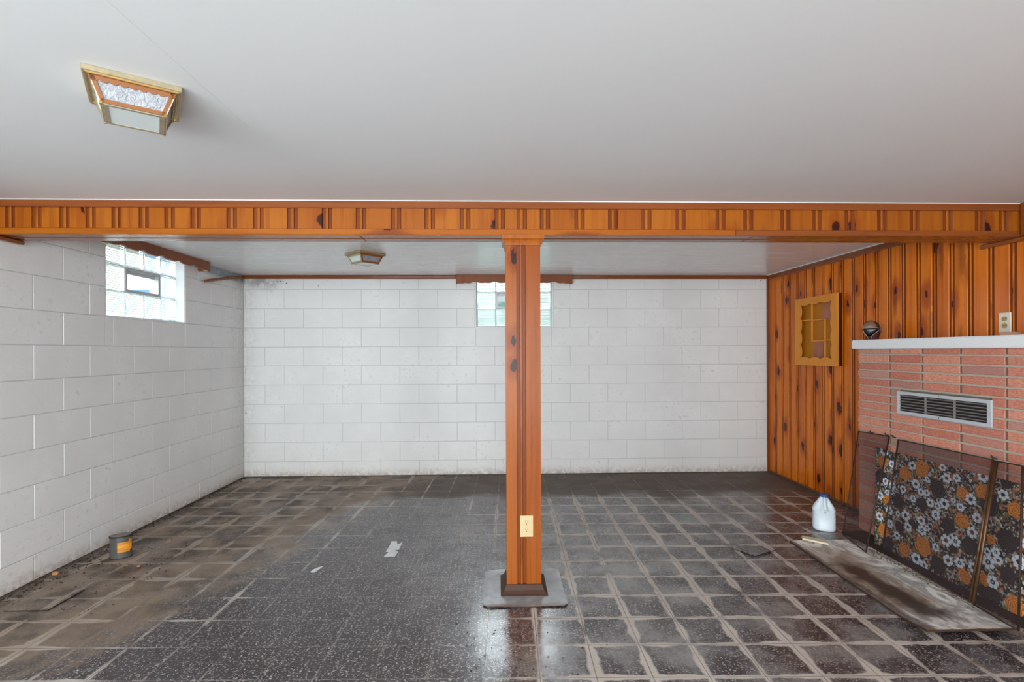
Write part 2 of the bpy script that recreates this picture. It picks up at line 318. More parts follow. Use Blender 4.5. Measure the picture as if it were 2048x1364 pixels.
def mat_pad():
    t = NT('sheet_vinyl_pad'); p = t.pos(); n = t.noise(p, 14, 4, .6)
    c = t.mix(t.step(n, .3, .7), (.22, .22, .23, 1), (.33, .325, .335, 1))
    c = t.mix(t.math('MULTIPLY', t.step(t.noise(t.map(p, rot=(0, 0, .6), scale=(1, .12, 1)), 45, 3), .66, .72), .6), c, (.35, .33, .32, 1))
    t.bump(n, .2, .003); return t.fin(c, .30)
M_pad = mat_pad()
def mat_hearth():
    t = NT('stained_painted_board'); p = t.pos(); xyz = t.sep(p)
    n = t.noise(p, 5, 5, .65, dist=1.2); n2 = t.noise(p, 30, 3, .6); n3 = t.noise(t.vadd(p, (4, 4, 0)), 7, 4, .6)
    st = t.noise(t.map(p, rot=(0, 0, .25), scale=(9, 3.6, 1)), 1, 5, .7, dist=2.2)
    c = t.mix(t.step(st, .40, .60), (.34, .33, .32, 1), (.84, .82, .78, 1))
    # brown soaked stain along the room side of the board
    lx = t.math('ABSOLUTE', t.math('SUBTRACT', t.math('MULTIPLY_ADD', n, .16, xyz[0]), t.math('MULTIPLY_ADD', xyz[1], -.03, 2.285)))
    my = t.math('MULTIPLY', t.step(t.math('MULTIPLY_ADD', n3, .25, xyz[1]), 2.42, 2.60), t.step(t.math('MULTIPLY_ADD', n3, .2, xyz[1]), 3.30, 3.05))
    core = t.math('MULTIPLY', t.step(lx, .115, .035), my)
    halo = t.math('MULTIPLY', t.step(lx, .20, .09), t.math('MULTIPLY', t.step(xyz[1], 2.4, 2.6), t.step(xyz[1], 3.42, 3.15)))
    c = t.mix(t.math('MULTIPLY', halo, .65), c, (.25, .15, .08, 1))
    c = t.mix(t.math('MULTIPLY', core, .93), c, (.040, .020, .012, 1))
    c = t.mix(t.step(n2, .68, .75), c, (.05, .04, .035, 1))
    ed = t.step(t.math('SUBTRACT', xyz[0], t.math('MULTIPLY_ADD', n, .05, 1.975)), .035, .0)
    c = t.mix(t.math('MULTIPLY', ed, .8), c, (.06, .04, .035, 1))
    t.bump(n, .25, .004); return t.fin(c, t.math('MULTIPLY_ADD', n2, .3, .25))
M_hearth = mat_hearth()

# ---------------------------------------------------------------- object helpers
def wpos(o):
    v = Vector(o.location)
    while o.parent: o = o.parent; v += Vector(o.location)
    return v
def link(name, me, mat, parent=None, loc=(0, 0, 0), rot=None, local=False, label=None):
    o = bpy.data.objects.new(name, me); C.objects.link(o)
    if mat is not None and len(me.materials) == 0:
        me.materials.append(mat)
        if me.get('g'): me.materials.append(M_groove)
    if parent is not None:
        o.parent = parent
        o.location = Vector(loc) if local else Vector(loc)-wpos(parent)
    else: o.location = loc
    if rot is not None: o.rotation_euler = rot
    if label: o['label'] = label
    return o
def root(name, label, cat, loc, rz=0, group=None):
    o = bpy.data.objects.new(name, None); C.objects.link(o); o.location = loc; o.rotation_euler = (0, 0, rz); o.empty_display_size = .1
    o['label'] = label; o['category'] = cat
    if group: o['group'] = group
    return o
def tag(o, label, cat, group=None, kind=None):
    o['label'] = label; o['category'] = cat
    if group: o['group'] = group
    if kind: o['kind'] = kind
    return o
def structure(o): o['kind'] = 'structure'; return o
def mesh_bm(bm, name='m', smooth=False):
    bmesh.ops.recalc_face_normals(bm, faces=bm.faces[:])
    me = bpy.data.meshes.new(name); bm.to_mesh(me); bm.free()
    if smooth:
        for p in me.polygons: p.use_smooth = True
    return me
def add_box(bm, x0, x1, y0, y1, z0, z1, bev=0):
    r = bmesh.ops.create_cube(bm, size=1)
    vs = r['verts']
    for v in vs: v.co = Vector(((x0+x1)/2+v.co.x*(x1-x0), (y0+y1)/2+v.co.y*(y1-y0), (z0+z1)/2+v.co.z*(z1-z0)))
    if bev:
        es = set(e for v in vs for e in v.link_edges)
        bmesh.ops.bevel(bm, geom=list(es), offset=bev, segments=1, affect='EDGES')
def box_me(x0, x1, y0, y1, z0, z1, bev=0):
    bm = bmesh.new(); add_box(bm, x0, x1, y0, y1, z0, z1, bev); return mesh_bm(bm)
def boxes_me(L, bev=0):
    bm = bmesh.new()
    for b in L: add_box(bm, *b, bev=bev)
    return mesh_bm(bm)
def prism(bm, pts, z0, z1, axis='z'):
    """polygon pts (a,b) extruded between z0 and z1 along an axis"""
    def P(a, b, c): return {'z': (a, b, c), 'y': (a, c, b), 'x': (c, a, b)}[axis]
    lo = [bm.verts.new(P(a, b, z0)) for a, b in pts]; hi = [bm.verts.new(P(a, b, z1)) for a, b in pts]
    n = len(pts)
    for i in range(n): bm.faces.new((lo[i], lo[(i+1) % n], hi[(i+1) % n], hi[i]))
    bm.faces.new(lo[::-1]); bm.faces.new(hi)
def prism_me(pts, z0, z1, axis='z'):
    bm = bmesh.new(); prism(bm, pts, z0, z1, axis); return mesh_bm(bm)
def tube(bm, pts, r, n=8, cap=True):
    rings = []
    pts = [Vector(p) for p in pts]
    rs = r if hasattr(r, '__len__') else [r]*len(pts)
    for i, p in enumerate(pts):
        d = (pts[min(i+1, len(pts)-1)]-pts[max(i-1, 0)]).normalized()
        a = d.cross(Vector((0, 0, 1)));
        if a.length < .05: a = d.cross(Vector((1, 0, 0)))
        a.normalize(); b = d.cross(a)
        rings.append([bm.verts.new(p+(a*math.cos(2*PI*k/n)+b*math.sin(2*PI*k/n))*rs[i]) for k in range(n)])
    for q in range(len(rings)-1):
        for k in range(n): bm.faces.new((rings[q][k], rings[q][(k+1) % n], rings[q+1][(k+1) % n], rings[q+1][k]))
    if cap: bm.faces.new(rings[0][::-1]); bm.faces.new(rings[-1])
def tube_me(pts, r, n=8):
    bm = bmesh.new(); tube(bm, pts, r, n); return mesh_bm(bm, smooth=True)

XL, XR, YD, ZC = -2.69, 2.955, 5.455, 2.134
YR = -2.1   # rear wall behind the camera

# ---------------------------------------------------------------- structure: ceiling, floor, rear wall
structure(link('ceiling', box_me(XL-.2, XR+.2, YR-.1, 2.85, ZC, ZC+.15), M_ceil))
structure(link('ceiling', box_me(XL-.2, XR+.2, 2.85, YD+.2, ZC, ZC+.15), M_ceil2))
structure(link('wall_rear', box_me(XL, XR, YR-.1, YR, 0, ZC), M_white))
floor = structure(link('floor', box_me(XL-.2, XR+.2, YR-.1, YD+.2, -.15, -.0035), M_sub))

T = .2286; TH = -.024; O = Vector((.395, 2.038, 0))
E1 = Vector((math.cos(TH), math.sin(TH), 0)); E2 = Vector((-math.sin(TH), math.cos(TH), 0))
def tile_poly(i, j, gap=.0003):
    return [O+E1*(T*(i+a)+(gap if a == 0 else -gap))+E2*(T*(j+b)+(gap if b == 0 else -gap)) for a, b in ((0, 0), (1, 0), (1, 1), (0, 1))]
full = None; cand = []; rest = []
loose_cells = set()
for i in range(-18, 16):
    for j in range(-20, 18):
        P = tile_poly(i, j); cx = sum(p.x for p in P)/4; cy = sum(p.y for p in P)/4
        if cx < XL-.10 or cx > XR+.10 or cy < YR-.1 or cy > YD+.1: continue
        if cx > 2.66 and 1.0 < cy < 3.6: continue
        inside = all(XL <= p.x <= XR+.02 and YR <= p.y <= YD for p in P)
        vis = cy > 1.9 and abs(cx) < 1.12*cy+.2
        (cand if vis else rest).append((cy*cy, i, j, inside))
cand.sort()
def tile_prism(bm, P):
    Q = [Vector((min(max(p.x, XL), XR+.02), min(max(p.y, YR), YD), 0)) for p in P]
    if (Q[2]-Q[0]).length < .05 or abs(Q[2].x-Q[0].x) < .01 or abs(Q[2].y-Q[0].y) < .01: return False
    prism(bm, [(q.x, q.y) for q in Q], -.0035, 0); return True
hl = T/2-.0003
full_me = prism_me([(-hl, -hl), (hl, -hl), (hl, hl), (-hl, hl)], -.0035, 0)
green_me = prism_me([(-hl, -hl), (hl, -hl), (hl, hl), (-hl, hl)], -.0035, 0)
gv = Vector((1.445, 3.98, 0))-O; gi, gj = math.floor(gv.dot(E1)/T), math.floor(gv.dot(E2)/T)
for k, (d, i, j, inside) in enumerate(cand):
    if k < 300 or (i, j) == (gi, gj):
        if inside:
            c = O+E1*T*(i+.5)+E2*T*(j+.5)
            isg = (i, j) == (gi, gj)
            o = link('tile', green_me if isg else full_me, M_green if isg else M_floor, floor, c+Vector((0, 0, random.uniform(-.0004, .0004))), (random.uniform(-.0012, .0012), random.uniform(-.0012, .0012), TH+random.uniform(-.002, .002)))
            if isg: o['label'] = 'single green tile among the brown ones'
        else:
            bm = bmesh.new()
            if tile_prism(bm, tile_poly(i, j)): link('tile', mesh_bm(bm), M_floor, floor, (0, 0, 0))
            else: bm.free()
    else: rest.append((d, i, j, inside))
bm = bmesh.new()
for d, i, j, inside in rest: tile_prism(bm, tile_poly(i, j))
o = link('tile_field', mesh_bm(bm), M_floor, floor, (0, 0, 0)); o['kind'] = 'stuff'

# ---------------------------------------------------------------- painted block walls
def block_me(w, h, d=.02, ch=.0024):
    bm = bmesh.new()
    # local: x width, z height, face at y=0 looking to -y
    pr = [(-w/2, -h/2), (w/2, -h/2), (w/2, h/2), (-w/2, h/2)]
    a = [bm.verts.new((x, d, z)) for x, z in pr]; b = [bm.verts.new((x, ch, z)) for x, z in pr]
    c = [bm.verts.new((x-math.copysign(ch, x), 0, z-math.copysign(ch, z))) for x, z in pr]
    for q, r in ((a, b), (b, c)):
        for k in range(4): bm.faces.new((q[k], q[(k+1) % 4], r[(k+1) % 4], r[k]))
    bm.faces.new(c); bm.faces.new(a[::-1])
    return mesh_bm(bm)
bcache = {}
def get_block(w, h):
    k = (round(w, 3), round(h, 3))
    if k not in bcache: bcache[k] = block_me(*k)
    return bcache[k]
def block_wall(parent, u0, u1, lines, joint0, opening, place):
    """lines: course z boundaries top->bottom; joint0(row) = joint phase; place(u,z) -> (loc, rot)"""
    G = .0019
    for r in range(len(lines)-1):
        zt, zb = lines[r], lines[r+1]
        ph = joint0(r); k0 = math.floor((u0-ph)/.4064)-1
        u = ph+k0*.4064
        while u < u1:
            a, b = max(u, u0), min(u+.4064, u1); u += .4064
            if b-a < .015: continue
            rects = [(a, b, zb, zt)]
            if opening:
                oa, ob, oz0, oz1 = opening
                if b > oa and a < ob and zt > oz0 and zb < oz1:
                    rects = []
                    if a < oa: rects.append((a, oa, zb, zt))
                    if b > ob: rects.append((ob, b, zb, zt))
                    ia, ib = max(a, oa), min(b, ob)
                    if zb < oz0: rects.append((ia, ib, zb, oz0))
                    if zt > oz1: rects.append((ia, ib, oz1, zt))
            for (p, q, s, t_) in rects:
                if q-p < .012 or t_-s < .012: continue
                loc, rot = place((p+q)/2, (s+t_)/2)
                j = (random.uniform(-1, 1)*.0007)
                o = link('block', get_block(q-p-2*G, t_-s-2*G), M_block, parent, loc, rot)
                if abs(rot[2]) < .1: o.location.y += j
                else: o.location.x += j
BW_OPEN = (-.242, .603, 1.577, 2.118)
LW_OPEN = (3.56, 4.455, 1.567, 2.118)
CORE = .0040
def core_me(axis, u0, u1, op, side):
    rects = [(u0, op[0], 0, ZC), (op[1], u1, 0, ZC), (op[0], op[1], 0, op[2]), (op[0], op[1], op[3], ZC)]
    L = []
    for a, b, s, t_ in rects:
        if axis == 'x': L.append((a, b, side+CORE, side+.20, s, t_))
        else: L.append((side-.20, side-CORE, a, b, s, t_))
    return boxes_me(L)
wb = structure(link('wall_back', core_me('x', XL-.2, XR+.2, BW_OPEN, YD), M_mortar_w))
linesb = [ZC]+[1.983-.2030*j for j in range(0, 10)]+[0.0]
block_wall(wb, XL, XR-.004, linesb, lambda r: -2.265+(.2032 if r % 2 == 0 else 0), BW_OPEN, lambda u, z: ((u, YD, z), (0, 0, 0)))
wl = structure(link('wall_left', core_me('y', YR, YD, LW_OPEN, XL), M_mortar_w))
linesl = [ZC]+[1.977-.2032*j for j in range(0, 10)]+[0.0]
# local -y must face +X : rotate +90 deg about Z  (local x -> world +Y)
block_wall(wl, YR, YD, linesl, lambda r: 3.222+(.2032 if r % 2 == 0 else 0), LW_OPEN, lambda u, z: ((XL, u, z), (0, 0, PI/2)))

# ---------------------------------------------------------------- windows of ribbed glass blocks
def ribbed_block():
    bm = bmesh.new(); w, h, d = .1865, .1805, .075; N = 10; K = 6
    def ring(z, y, x0=-w/2, x1=w/2): return bm.verts.new((x0, y, z)), bm.verts.new((x1, y, z))
    rows = []
    for i in range(N*K+1):
        z = -h/2+.008+(h-.016)*i/(N*K); y = .0022*(.5-.5*math.cos(2*PI*i/K))
        rows.append((bm.verts.new((-w/2+.007, y, z)), bm.verts.new((w/2-.007, y, z))))
    for a, b in zip(rows, rows[1:]): bm.faces.new((a[0], a[1], b[1], b[0]))
    rim = [bm.verts.new(p) for p in ((-w/2, .008, -h/2), (w/2, .008, -h/2), (w/2, .008, h/2), (-w/2, .008, h/2))]
    back = [bm.verts.new(p) for p in ((-w/2, d, -h/2), (w/2, d, -h/2), (w/2, d, h/2), (-w/2, d, h/2))]
    bm.faces.new((rim[0], rim[1], rows[0][1], rows[0][0])); bm.faces.new((rim[3], rows[-1][0], rows[-1][1], rim[2]))
    bm.faces.new([rim[0]]+[r[0] for r in rows]+[rim[3]]); bm.faces.new([rim[1]]+[r[1] for r in rows]+[rim[2]])
    for k in range(4): bm.faces.new((rim[k], back[k], back[(k+1) % 4], rim[(k+1) % 4]))
    bm.faces.new(back)
    return mesh_bm(bm)
GB = ribbed_block()
def window(name, op, base, rot, u_first, zb, pw, ph):
    """local frame: x along wall, y outward through wall (0 = inner wall face)"""
    e = bpy.data.objects.new(name, None); C.objects.link(e); e.location = base; e.rotation_euler = (0, 0, rot); e['kind'] = 'structure'
    w, z0, z1 = op[1]-op[0], op[2], op[3]
    D0 = .068
    # painted reveal lining
    link('reveal', boxes_me([(0, w, .002, D0+.09, z0-.001, z0+.010), (0, w, .002, D0+.09, z1-.010, z1+.001), (0, .010, .002, D0+.09, z0+.01, z1-.01), (w-.010, w, .002, D0+.09, z0+.01, z1-.01)], .001), M_white, e, (0, 0, 0), local=True)
    # mortar grid
    us = [u_first+pw*k for k in range(5)]; zs = [zb+ph*k for k in range(4)]
    L = []
    for z in zs[1:3]: L.append((us[0], us[4], D0+.012, D0+.07, z-.004, z+.004))
    for q in (1, 2, 3):
        for r in range(3):
            if q == 2 and r == 1: continue
            L.append((us[q]-.004, us[q]+.004, D0+.012, D0+.07, zs[r]+.004, zs[r+1]-.004))
    L += [(.010, us[0]-.003, D0+.006, D0+.07, z0+.01, z1-.01), (us[4]+.003, w-.010, D0+.006, D0+.07, z0+.01, z1-.01), (us[0]-.003, us[4]+.003, D0+.006, D0+.07, z0+.01, zs[0]+.003)]
    if zs[3] < z1-.01: L.append((us[0]-.003, us[4]+.003, D0+.006, D0+.07, zs[3]-.003, z1-.01))
    L = [b for b in L if b[1]-b[0] > .0005 and b[5]-b[4] > .0005]
    link('mortar', boxes_me(L), M_white if name == 'window_1' else M_mortar_w, e, (0, 0, 0), local=True)
    for q in range(4):
        for r in range(3):
            if r == 1 and q in (1, 2): continue
            link('glass_block', GB, M_glass, e, ((us[q]+us[q+1])/2, D0, (zs[r]+zs[r+1])/2), local=True)
    # hopper vent in the two middle blocks
    a, b, c, d = us[1]+.005, us[3]-.005, zs[1]+.005, zs[2]-.005
    v = link('vent_frame', boxes_me([(a, b, D0+.002, D0+.07, c, c+.016), (a, b, D0+.002, D0+.07, d-.016, d), (a, a+.016, D0+.002, D0+.07, c+.016, d-.016), (b-.026, b, D0+.002, D0+.07, c+.016, d-.016),
                                       (a+.016, b-.026, D0+.03, D0+.05, d-.040, d-.016)], .001), M_alum, e, (0, 0, 0), local=True)
    link('vent_pane', box_me(a+.017, b-.027, D0+.038, D0+.042, c+.017, d-.041), M_pane, v, (0, 0, 0), local=True)
    link('latch', box_me(b-.034, b-.028, D0-.004, D0+.01, c+.02, d-.045, .001), M_ivory_w, v, (0, 0, 0), local=True)
    return e
# left wall: local x -> world +Y, local y -> world -X  (rot +90)
window('window_1', LW_OPEN, (XL, LW_OPEN[0], 0), PI/2, 3.648-LW_OPEN[0], 1.585, .199, .1925-.006)
window('window_2', BW_OPEN, (BW_OPEN[0], YD, 0), 0, .023, 1.596, .199, .187)

# outside, seen hazily through the glass
structure(link('ground_outside', boxes_me([(-12, XL-.21, -6, 16, 1.30, 1.42), (XL-.21, 14, YD+.21, 16, 1.30, 1.42)]), M_lawn))
nb = root('neighbour_house', 'pale-sided neighbouring house seen blurred through the ribbed glass of the back wall window', 'house', (.5, 11.5, 1.42))
for k in range(14):
    link('siding_board', box_me(-3.5, 5.5, 11.45-.012*(k % 1), 11.6, 1.42+k*.2, 1.42+k*.2+.19, .004), M_siding, nb, (0, 0, 0))
link('foundation', box_me(-3.4, 5.4, 11.52, 13, 1.40, 4.2), M_sub, nb, (0, 0, 0))
def plank_fence():
    r = root('plank_fence', 'weathered plank fence seen blurred through the ribbed glass of the left wall window', 'fence', (-7.2, 8.5, 1.42))
    for k in range(34):
        y = 3.6+k*.30
        link('plank', box_me(-.015, .015, -.143, .143, 0, 1.02+.03*(k % 3), .003), M_plank, r, (-7.2, y, 1.42))
    link('rail', box_me(-.03, .03, -5.1, 5.1, -.04, .04), M_plank, r, (-7.24, 8.6, 2.1))
plank_fence()
def hedge():
    bm = bmesh.new(); bmesh.ops.create_grid(bm, x_segments=60, y_segments=14, size=1)
    for v in bm.verts:
        u, w = v.co.x, v.co.y; a = w*PI/2*1.0
        x = u*2.6; z = max(0, .72*math.cos(a*.98)); y = .38*math.sin(a)
        n = mnoise.noise(Vector((x*4, y*4, z*4)))*.12+mnoise.noise(Vector((x*13, y*13, z*13)))*.05
        v.co = Vector((x, y*(1+n), max(0, z*(1+n))))
    return mesh_bm(bm)
tag(link('low_hedge', hedge(), M_hedge, None, (.6, 8.6, 1.42)), 'low dark green hedge seen blurred through the bottom row of the back wall window', 'hedge')
tag(link('blue_bin', (lambda: (lambda bm: (prism(bm, [(-.25, -.22), (.25, -.22), (.25, .22), (-.25, .22)], 0, .8), prism(bm, [(-.28, -.25), (.28, -.25), (.28, .25), (-.28, .25)], .8, .86), mesh_bm(bm))[2])(bmesh.new()))(), plain('blue_bin_plastic', (.06, .16, .42), .5), None, (-5.3, 8.15, 1.42)),
    'blue bin on the lawn, a blurred patch behind the left wall window', 'bin')

# ---------------------------------------------------------------- panelled right wall
wr = structure(link('wall_right', box_me(XR+.018, XR+.2, YR, YD+.2, 0, ZC), M_dark))
def board_me(w, length, thick=.018, groove=.045, dep=.0065, gap=.0004):
    g = groove
    pts = [(gap, .002), (gap, dep), (.30*g, dep), (.34*g, .002), (.42*g, 0.0003), (.52*g, .0003), (.60*g, .002), (.64*g, dep), (.86*g, dep), (.97*g, 0), (w-gap-.002, 0), (w-gap, .002), (w-gap, thick), (gap, thick)]
    pts[0] = (gap, dep*.999)
    me = prism_me(pts[1:], -length/2, length/2)
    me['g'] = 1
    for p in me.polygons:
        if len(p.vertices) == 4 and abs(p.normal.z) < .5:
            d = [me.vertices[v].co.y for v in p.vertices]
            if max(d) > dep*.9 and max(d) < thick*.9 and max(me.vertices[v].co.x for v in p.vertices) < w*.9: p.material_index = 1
    return me
PW = .1311
bme = board_me(PW, ZC-.004)
k = 0
ys = 2.980+PW*19
while ys > YD-.004: ys -= PW
# first partial board at the far corner
first = YD-.004-ys
if first > .02:
    link('board', board_me(first, ZC-.004, groove=.012), M_wall, wr, (XR, YD-.004, ZC/2), (0, 0, -PI/2))
while ys > YR:
    w = min(PW, ys-YR)
    link('board', bme, M_wall, wr, (XR, ys, ZC/2), (0, 0, -PI/2)); ys -= PW
    if ys-PW < YR: break

# ---------------------------------------------------------------- trims
def hboard(name, x0, x1, y0, y1, z0, z1, mat, parent=None, bev=.002, along='x', label=None):
    """a straight timber whose length lies along local Z for the grain"""
    if along == 'x':
        L = x1-x0; me = box_me(-(z1-z0)/2, (z1-z0)/2, -(y1-y0)/2, (y1-y0)/2, -L/2, L/2, bev); rot = (0, PI/2, 0)
    elif along == 'y':
        L = y1-y0; me = box_me(-(x1-x0)/2, (x1-x0)/2, -(z1-z0)/2, (z1-z0)/2, -L/2, L/2, bev); rot = (PI/2, 0, 0)
    else:
        L = z1-z0; me = box_me(-(x1-x0)/2, (x1-x0)/2, -(y1-y0)/2, (y1-y0)/2, -L/2, L/2, bev); rot = (0, 0, 0)
    return link(name, me, mat, parent, ((x0+x1)/2, (y0+y1)/2, (z0+z1)/2), rot, label=label)
BV = (-.438, .801)   # back valance
structure(hboard('trim_1', XL+.002, BV[0], YD-.020, YD-.0005, 2.096, ZC-.001, M_trim, bev=.006))
structure(hboard('trim_2', BV[1], XR-.02, YD-.020, YD-.0005, 2.096, ZC-.001, M_trim, bev=.006))
structure(hboard('trim_3', XR-.022, XR-.0005, 3.0, YD-.001, 2.086, ZC-.001, M_trim, bev=.004, along='y'))
structure(link('trim_10', box_me(XR-.030, XR-.0222, 2.95, YD-.021, ZC-.005, ZC-.0003), M_caulk))
structure(hboard('trim_4', XR-.024, XR-.0005, YD-.016, YD-.0005, 0, 2.086, M_trim, bev=.002, along='z'))
structure(hboard('trim_5', XR-.028, XR-.003, YR, 3.006, 1.926, 1.951, M_trim, bev=.006, along='y'))   # strip under the soffit, right
structure(hboard('trim_6', XR-.046, XR-.0005, YR, 2.742, 1.952, ZC-.001, M_trim, bev=.002, along='y'))
structure(hboard('trim_7', XL+.003, XL+.040, YR, 2.93, 1.926, 1.947, M_trim, bev=.006, along='y'))
structure(hboard('trim_8', XL+.0005, XL+.052, YR, 2.742, 1.948, ZC-.001, M_trim, bev=.002, along='y'))
# ceiling taping seams, faint ridges of joint compound
def seam(n, a, b, w=.018):
    a, b = Vector(a), Vector(b); d = (b-a).normalized(); s = Vector((-d.y, d.x))*w
    pts = [(a+s), (b+s), (b-s), (a-s)]
    return structure(link(n, prism_me([(p.x, p.y) for p in pts], ZC-.0004, ZC+.001), M_ceil))
seam('trim_9', (-.912, .6), (-.908, 2.74), .010)
# shoe moulding at the foot of the panelling
structure(hboard('baseboard_right', XR-.020, XR-.0005, 3.68, YD-.018, 0.0005, .020, wood('rotten_shoe', (.19, .075, .04), (.10, .04, .025), knots=0, rough=.6), bev=.006, along='y'))
# sprung strip of trim hanging off the left wall near the corner
def sprung():
    n = 14; bm = bmesh.new(); prev = None; Ls = []
    for i in range(n+1):
        t_ = i/n; y = 5.43-(5.43-4.71)*t_; z = 2.105-.135*t_**1.25; x = XL+.013+.010*t_
        Ls.append((x, y, z))
    rings = []
    for x, y, z in Ls: rings.append([bm.verts.new((x+a, y, z+b)) for a, b in ((-.009, -.013), (.009, -.013), (.011, .0), (.004, .013), (-.009, .013))])
    for a, b in zip(rings, rings[1:]):
        for k in range(5): bm.faces.new((a[k], a[(k+1) % 5], b[(k+1) % 5], b[k]))
    bm.faces.new(rings[0]); bm.faces.new(rings[-1][::-1]); return mesh_bm(bm)
tag(link('loose_moulding', sprung(), M_trim), 'strip of brown ceiling moulding sagging off the left wall beside the back corner', 'moulding')

# ---------------------------------------------------------------- scalloped valances
def scallop(L, period, amp):
    n = max(4, int(L/.012)); out = []
    for i in range(n+1):
        u = L*i/n; e = min(u, L-u)
        s = 0 if e < .075 else amp*(.55+.45*math.cos(2*PI*(u-L/2)/period))+.004*math.cos(4*PI*(u-L/2)/period)
        out.append((u, s))
    return out
def valance(name, label, L, depth, loc, rz, top, bot, chipR=True):
    r = root(name, label, 'valance', loc, rz)
    pts = [(0, top), (0, bot)]+[(u, bot+s) for u, s in scallop(L, .21, .016)]+[(L, bot), (L, top)]
    pts2 = [pts[0]]
    for p in pts[1:]:
        if (Vector(p)-Vector(pts2[-1])).length > 1e-4: pts2.append(p)
    # polygon in local x,z extruded in y (thickness), front face at y=-depth
    link('front_board', prism_me(pts2, -depth, -depth+.018, 'y'), M_val, r, local=True)
    link('end_board', box_me(0, .018, -depth+.018, -.001, bot, top, .001), M_val, r, local=True)
    link('end_board', box_me(L-.018, L, -depth+.018, -.001, bot, top, .001), M_val, r, local=True)
    for x in (.03, L-.10):
        link('broken_edge', prism_me([(x, bot-.001), (x+.02, bot-.006), (x+.055, bot-.007), (x+.07, bot+.001)], -depth+.001, -depth+.017, 'y'), M_stick, r, local=True, label='pale bare wood where the edge chipped')
    return r
valance('window_valance', 'brown scalloped wooden valance over the back wall window, half hidden by the column', BV[1]-BV[0], .06, (BV[0], YD, 0), 0, ZC-.001, 2.042)
valance('window_valance', 'brown scalloped wooden valance over the left wall glass block window', 1.29, .10, (XL, 3.365, 0), PI/2, ZC-.001, 2.050)

# ---------------------------------------------------------------- beam
BF, BB, BZ = 2.762, 2.945, 1.949
beam = root('ceiling_beam', 'wide wooden beam boxed in grooved pine boards, crossing the room below the ceiling', 'beam', (0, (BF+BB)/2, BZ))
bx = [-2.607, -2.47, -2.325, -2.189, -2.054, -1.912, -1.776, -1.639, -1.449, -1.308, -1.128, -.943, -.761, -.573, -.392, -.2, -.012, .108, .234, .424, .608, .793, .982, 1.205, 1.359, 1.567, 1.745, 1.929, 2.113, 2.298, 2.487, 2.671, 2.807, 2.95]
bx = [XL+.001]+bx
for a, b in zip(bx, bx[1:]):
    link('board', board_me(b-a, .116, groove=.056 if b-a > .1 else .045, dep=.008), M_beam, beam, (a, BF, 2.037), (0, 0, 0))
hboard('top_rail', XL+.001, XR-.001, BF-.014, BF+.004, 2.092, ZC-.004, M_trim, beam, .003)
hboard('bottom_rail', XL+.001, 1.31, BF-.010, BF+.010, BZ, 1.982, M_beam, beam, .003)
hboard('bottom_rail', 1.312, XR-.001, BF-.009, BF+.010, BZ, 1.982, M_trim, beam, .003)
hboard('caulk_line', XL+.001, XR-.001, BF-.016, BF, ZC-.0045, ZC-.0005, M_caulk, beam, 0, label='white caulk line along the top of the beam')
hboard('back_board', XL+.001, XR-.001, BB-.018, BB, BZ+.004, ZC-.001, M_beam, beam, .002)
# soffit of the beam: two planks with a dark slot between them
for y0, y1 in ((BF+.010, 2.842), (2.862, BB-.018)):
    hboard('soffit_plank', XL+.001, -.75, y0, y1, BZ+.001, BZ+.016, M_trim, beam, .0025)
    hboard('soffit_plank', -.748, 1.42, y0, y1, BZ+.0025, BZ+.017, M_trim, beam, .0025)
    hboard('soffit_plank', 1.422, XR-.001, y0, y1, BZ+.001, BZ+.016, M_beam, beam, .0025)
hboard('core', XL+.001, XR-.001, BF+.02, BB-.02, BZ+.020, ZC-.002, M_base, beam, 0)

# ---------------------------------------------------------------- column
CX0, CX1, CY0, CY1 = .045, .233, 2.752, 2.938
col = root('support_column', 'square orange pine column with grooved face standing in the middle of the room', 'column', (.139, 2.845, 0))
CT = BZ
def vboard(name, x0, x1, prof, mat):
    return link(name, prism_me(prof, 0, CT-.0005), mat, col, (x0, CY0, 0.0005))
w1 = .0575
link('front_board', prism_me([(0, 0), (w1, 0), (w1, .009), (w1+.018, .009), (w1+.018, .018), (0, .018)], .0, CT-.001), M_column, col, (CX0, CY0, .0005), label='left half of the column face')
w2 = CX1-CX0
link('front_board', prism_me([(w1+.0185, .018), (w1+.0185, .003), (w1+.021, .0005), (w1+.028, .0003), (w1+.031, .003), (w1+.031, .009), (w1+.047, .009), (w1+.050, .0015), (w1+.052, 0), (w2, 0), (w2, .018)], .0, CT-.001), M_column, col, (CX0, CY0, .0005))
link('side_board', prism_me([(0, .0185), (.016, .0185), (.016, CY1-CY0), (0, CY1-CY0)], 0, CT-.001), M_column, col, (CX0, CY0, .0005))
link('side_board', prism_me([(0, .0185), (.016, .0185), (.016, CY1-CY0), (0, CY1-CY0)], 0, CT-.001), M_column, col, (CX1-.016, CY0, .0005))
link('back_board', prism_me([(.0165, CY1-CY0-.016), (w2-.0165, CY1-CY0-.016), (w2-.0165, CY1-CY0), (.0165, CY1-CY0)], 0, CT-.001), M_column, col, (CX0, CY0, .0005))
def ring_mould(prof, z0, mat, name, label=None):
    """prof: list of (outset, dz) swept square around the column"""
    bm = bmesh.new(); rings = []
    for o_, dz in prof:
        rings.append([bm.verts.new((x, y, z0+dz)) for x, y in ((CX0-o_, CY0-o_), (CX1+o_, CY0-o_), (CX1+o_, CY1+o_), (CX0-o_, CY1+o_))])
    n = len(rings)
    for i in range(n):
        a, b = rings[i], rings[(i+1) % n]
        for k in range(4): bm.faces.new((a[k], a[(k+1) % 4], b[(k+1) % 4], b[k]))
    return link(name, mesh_bm(bm), mat, col, (0, 0, 0), label=label)
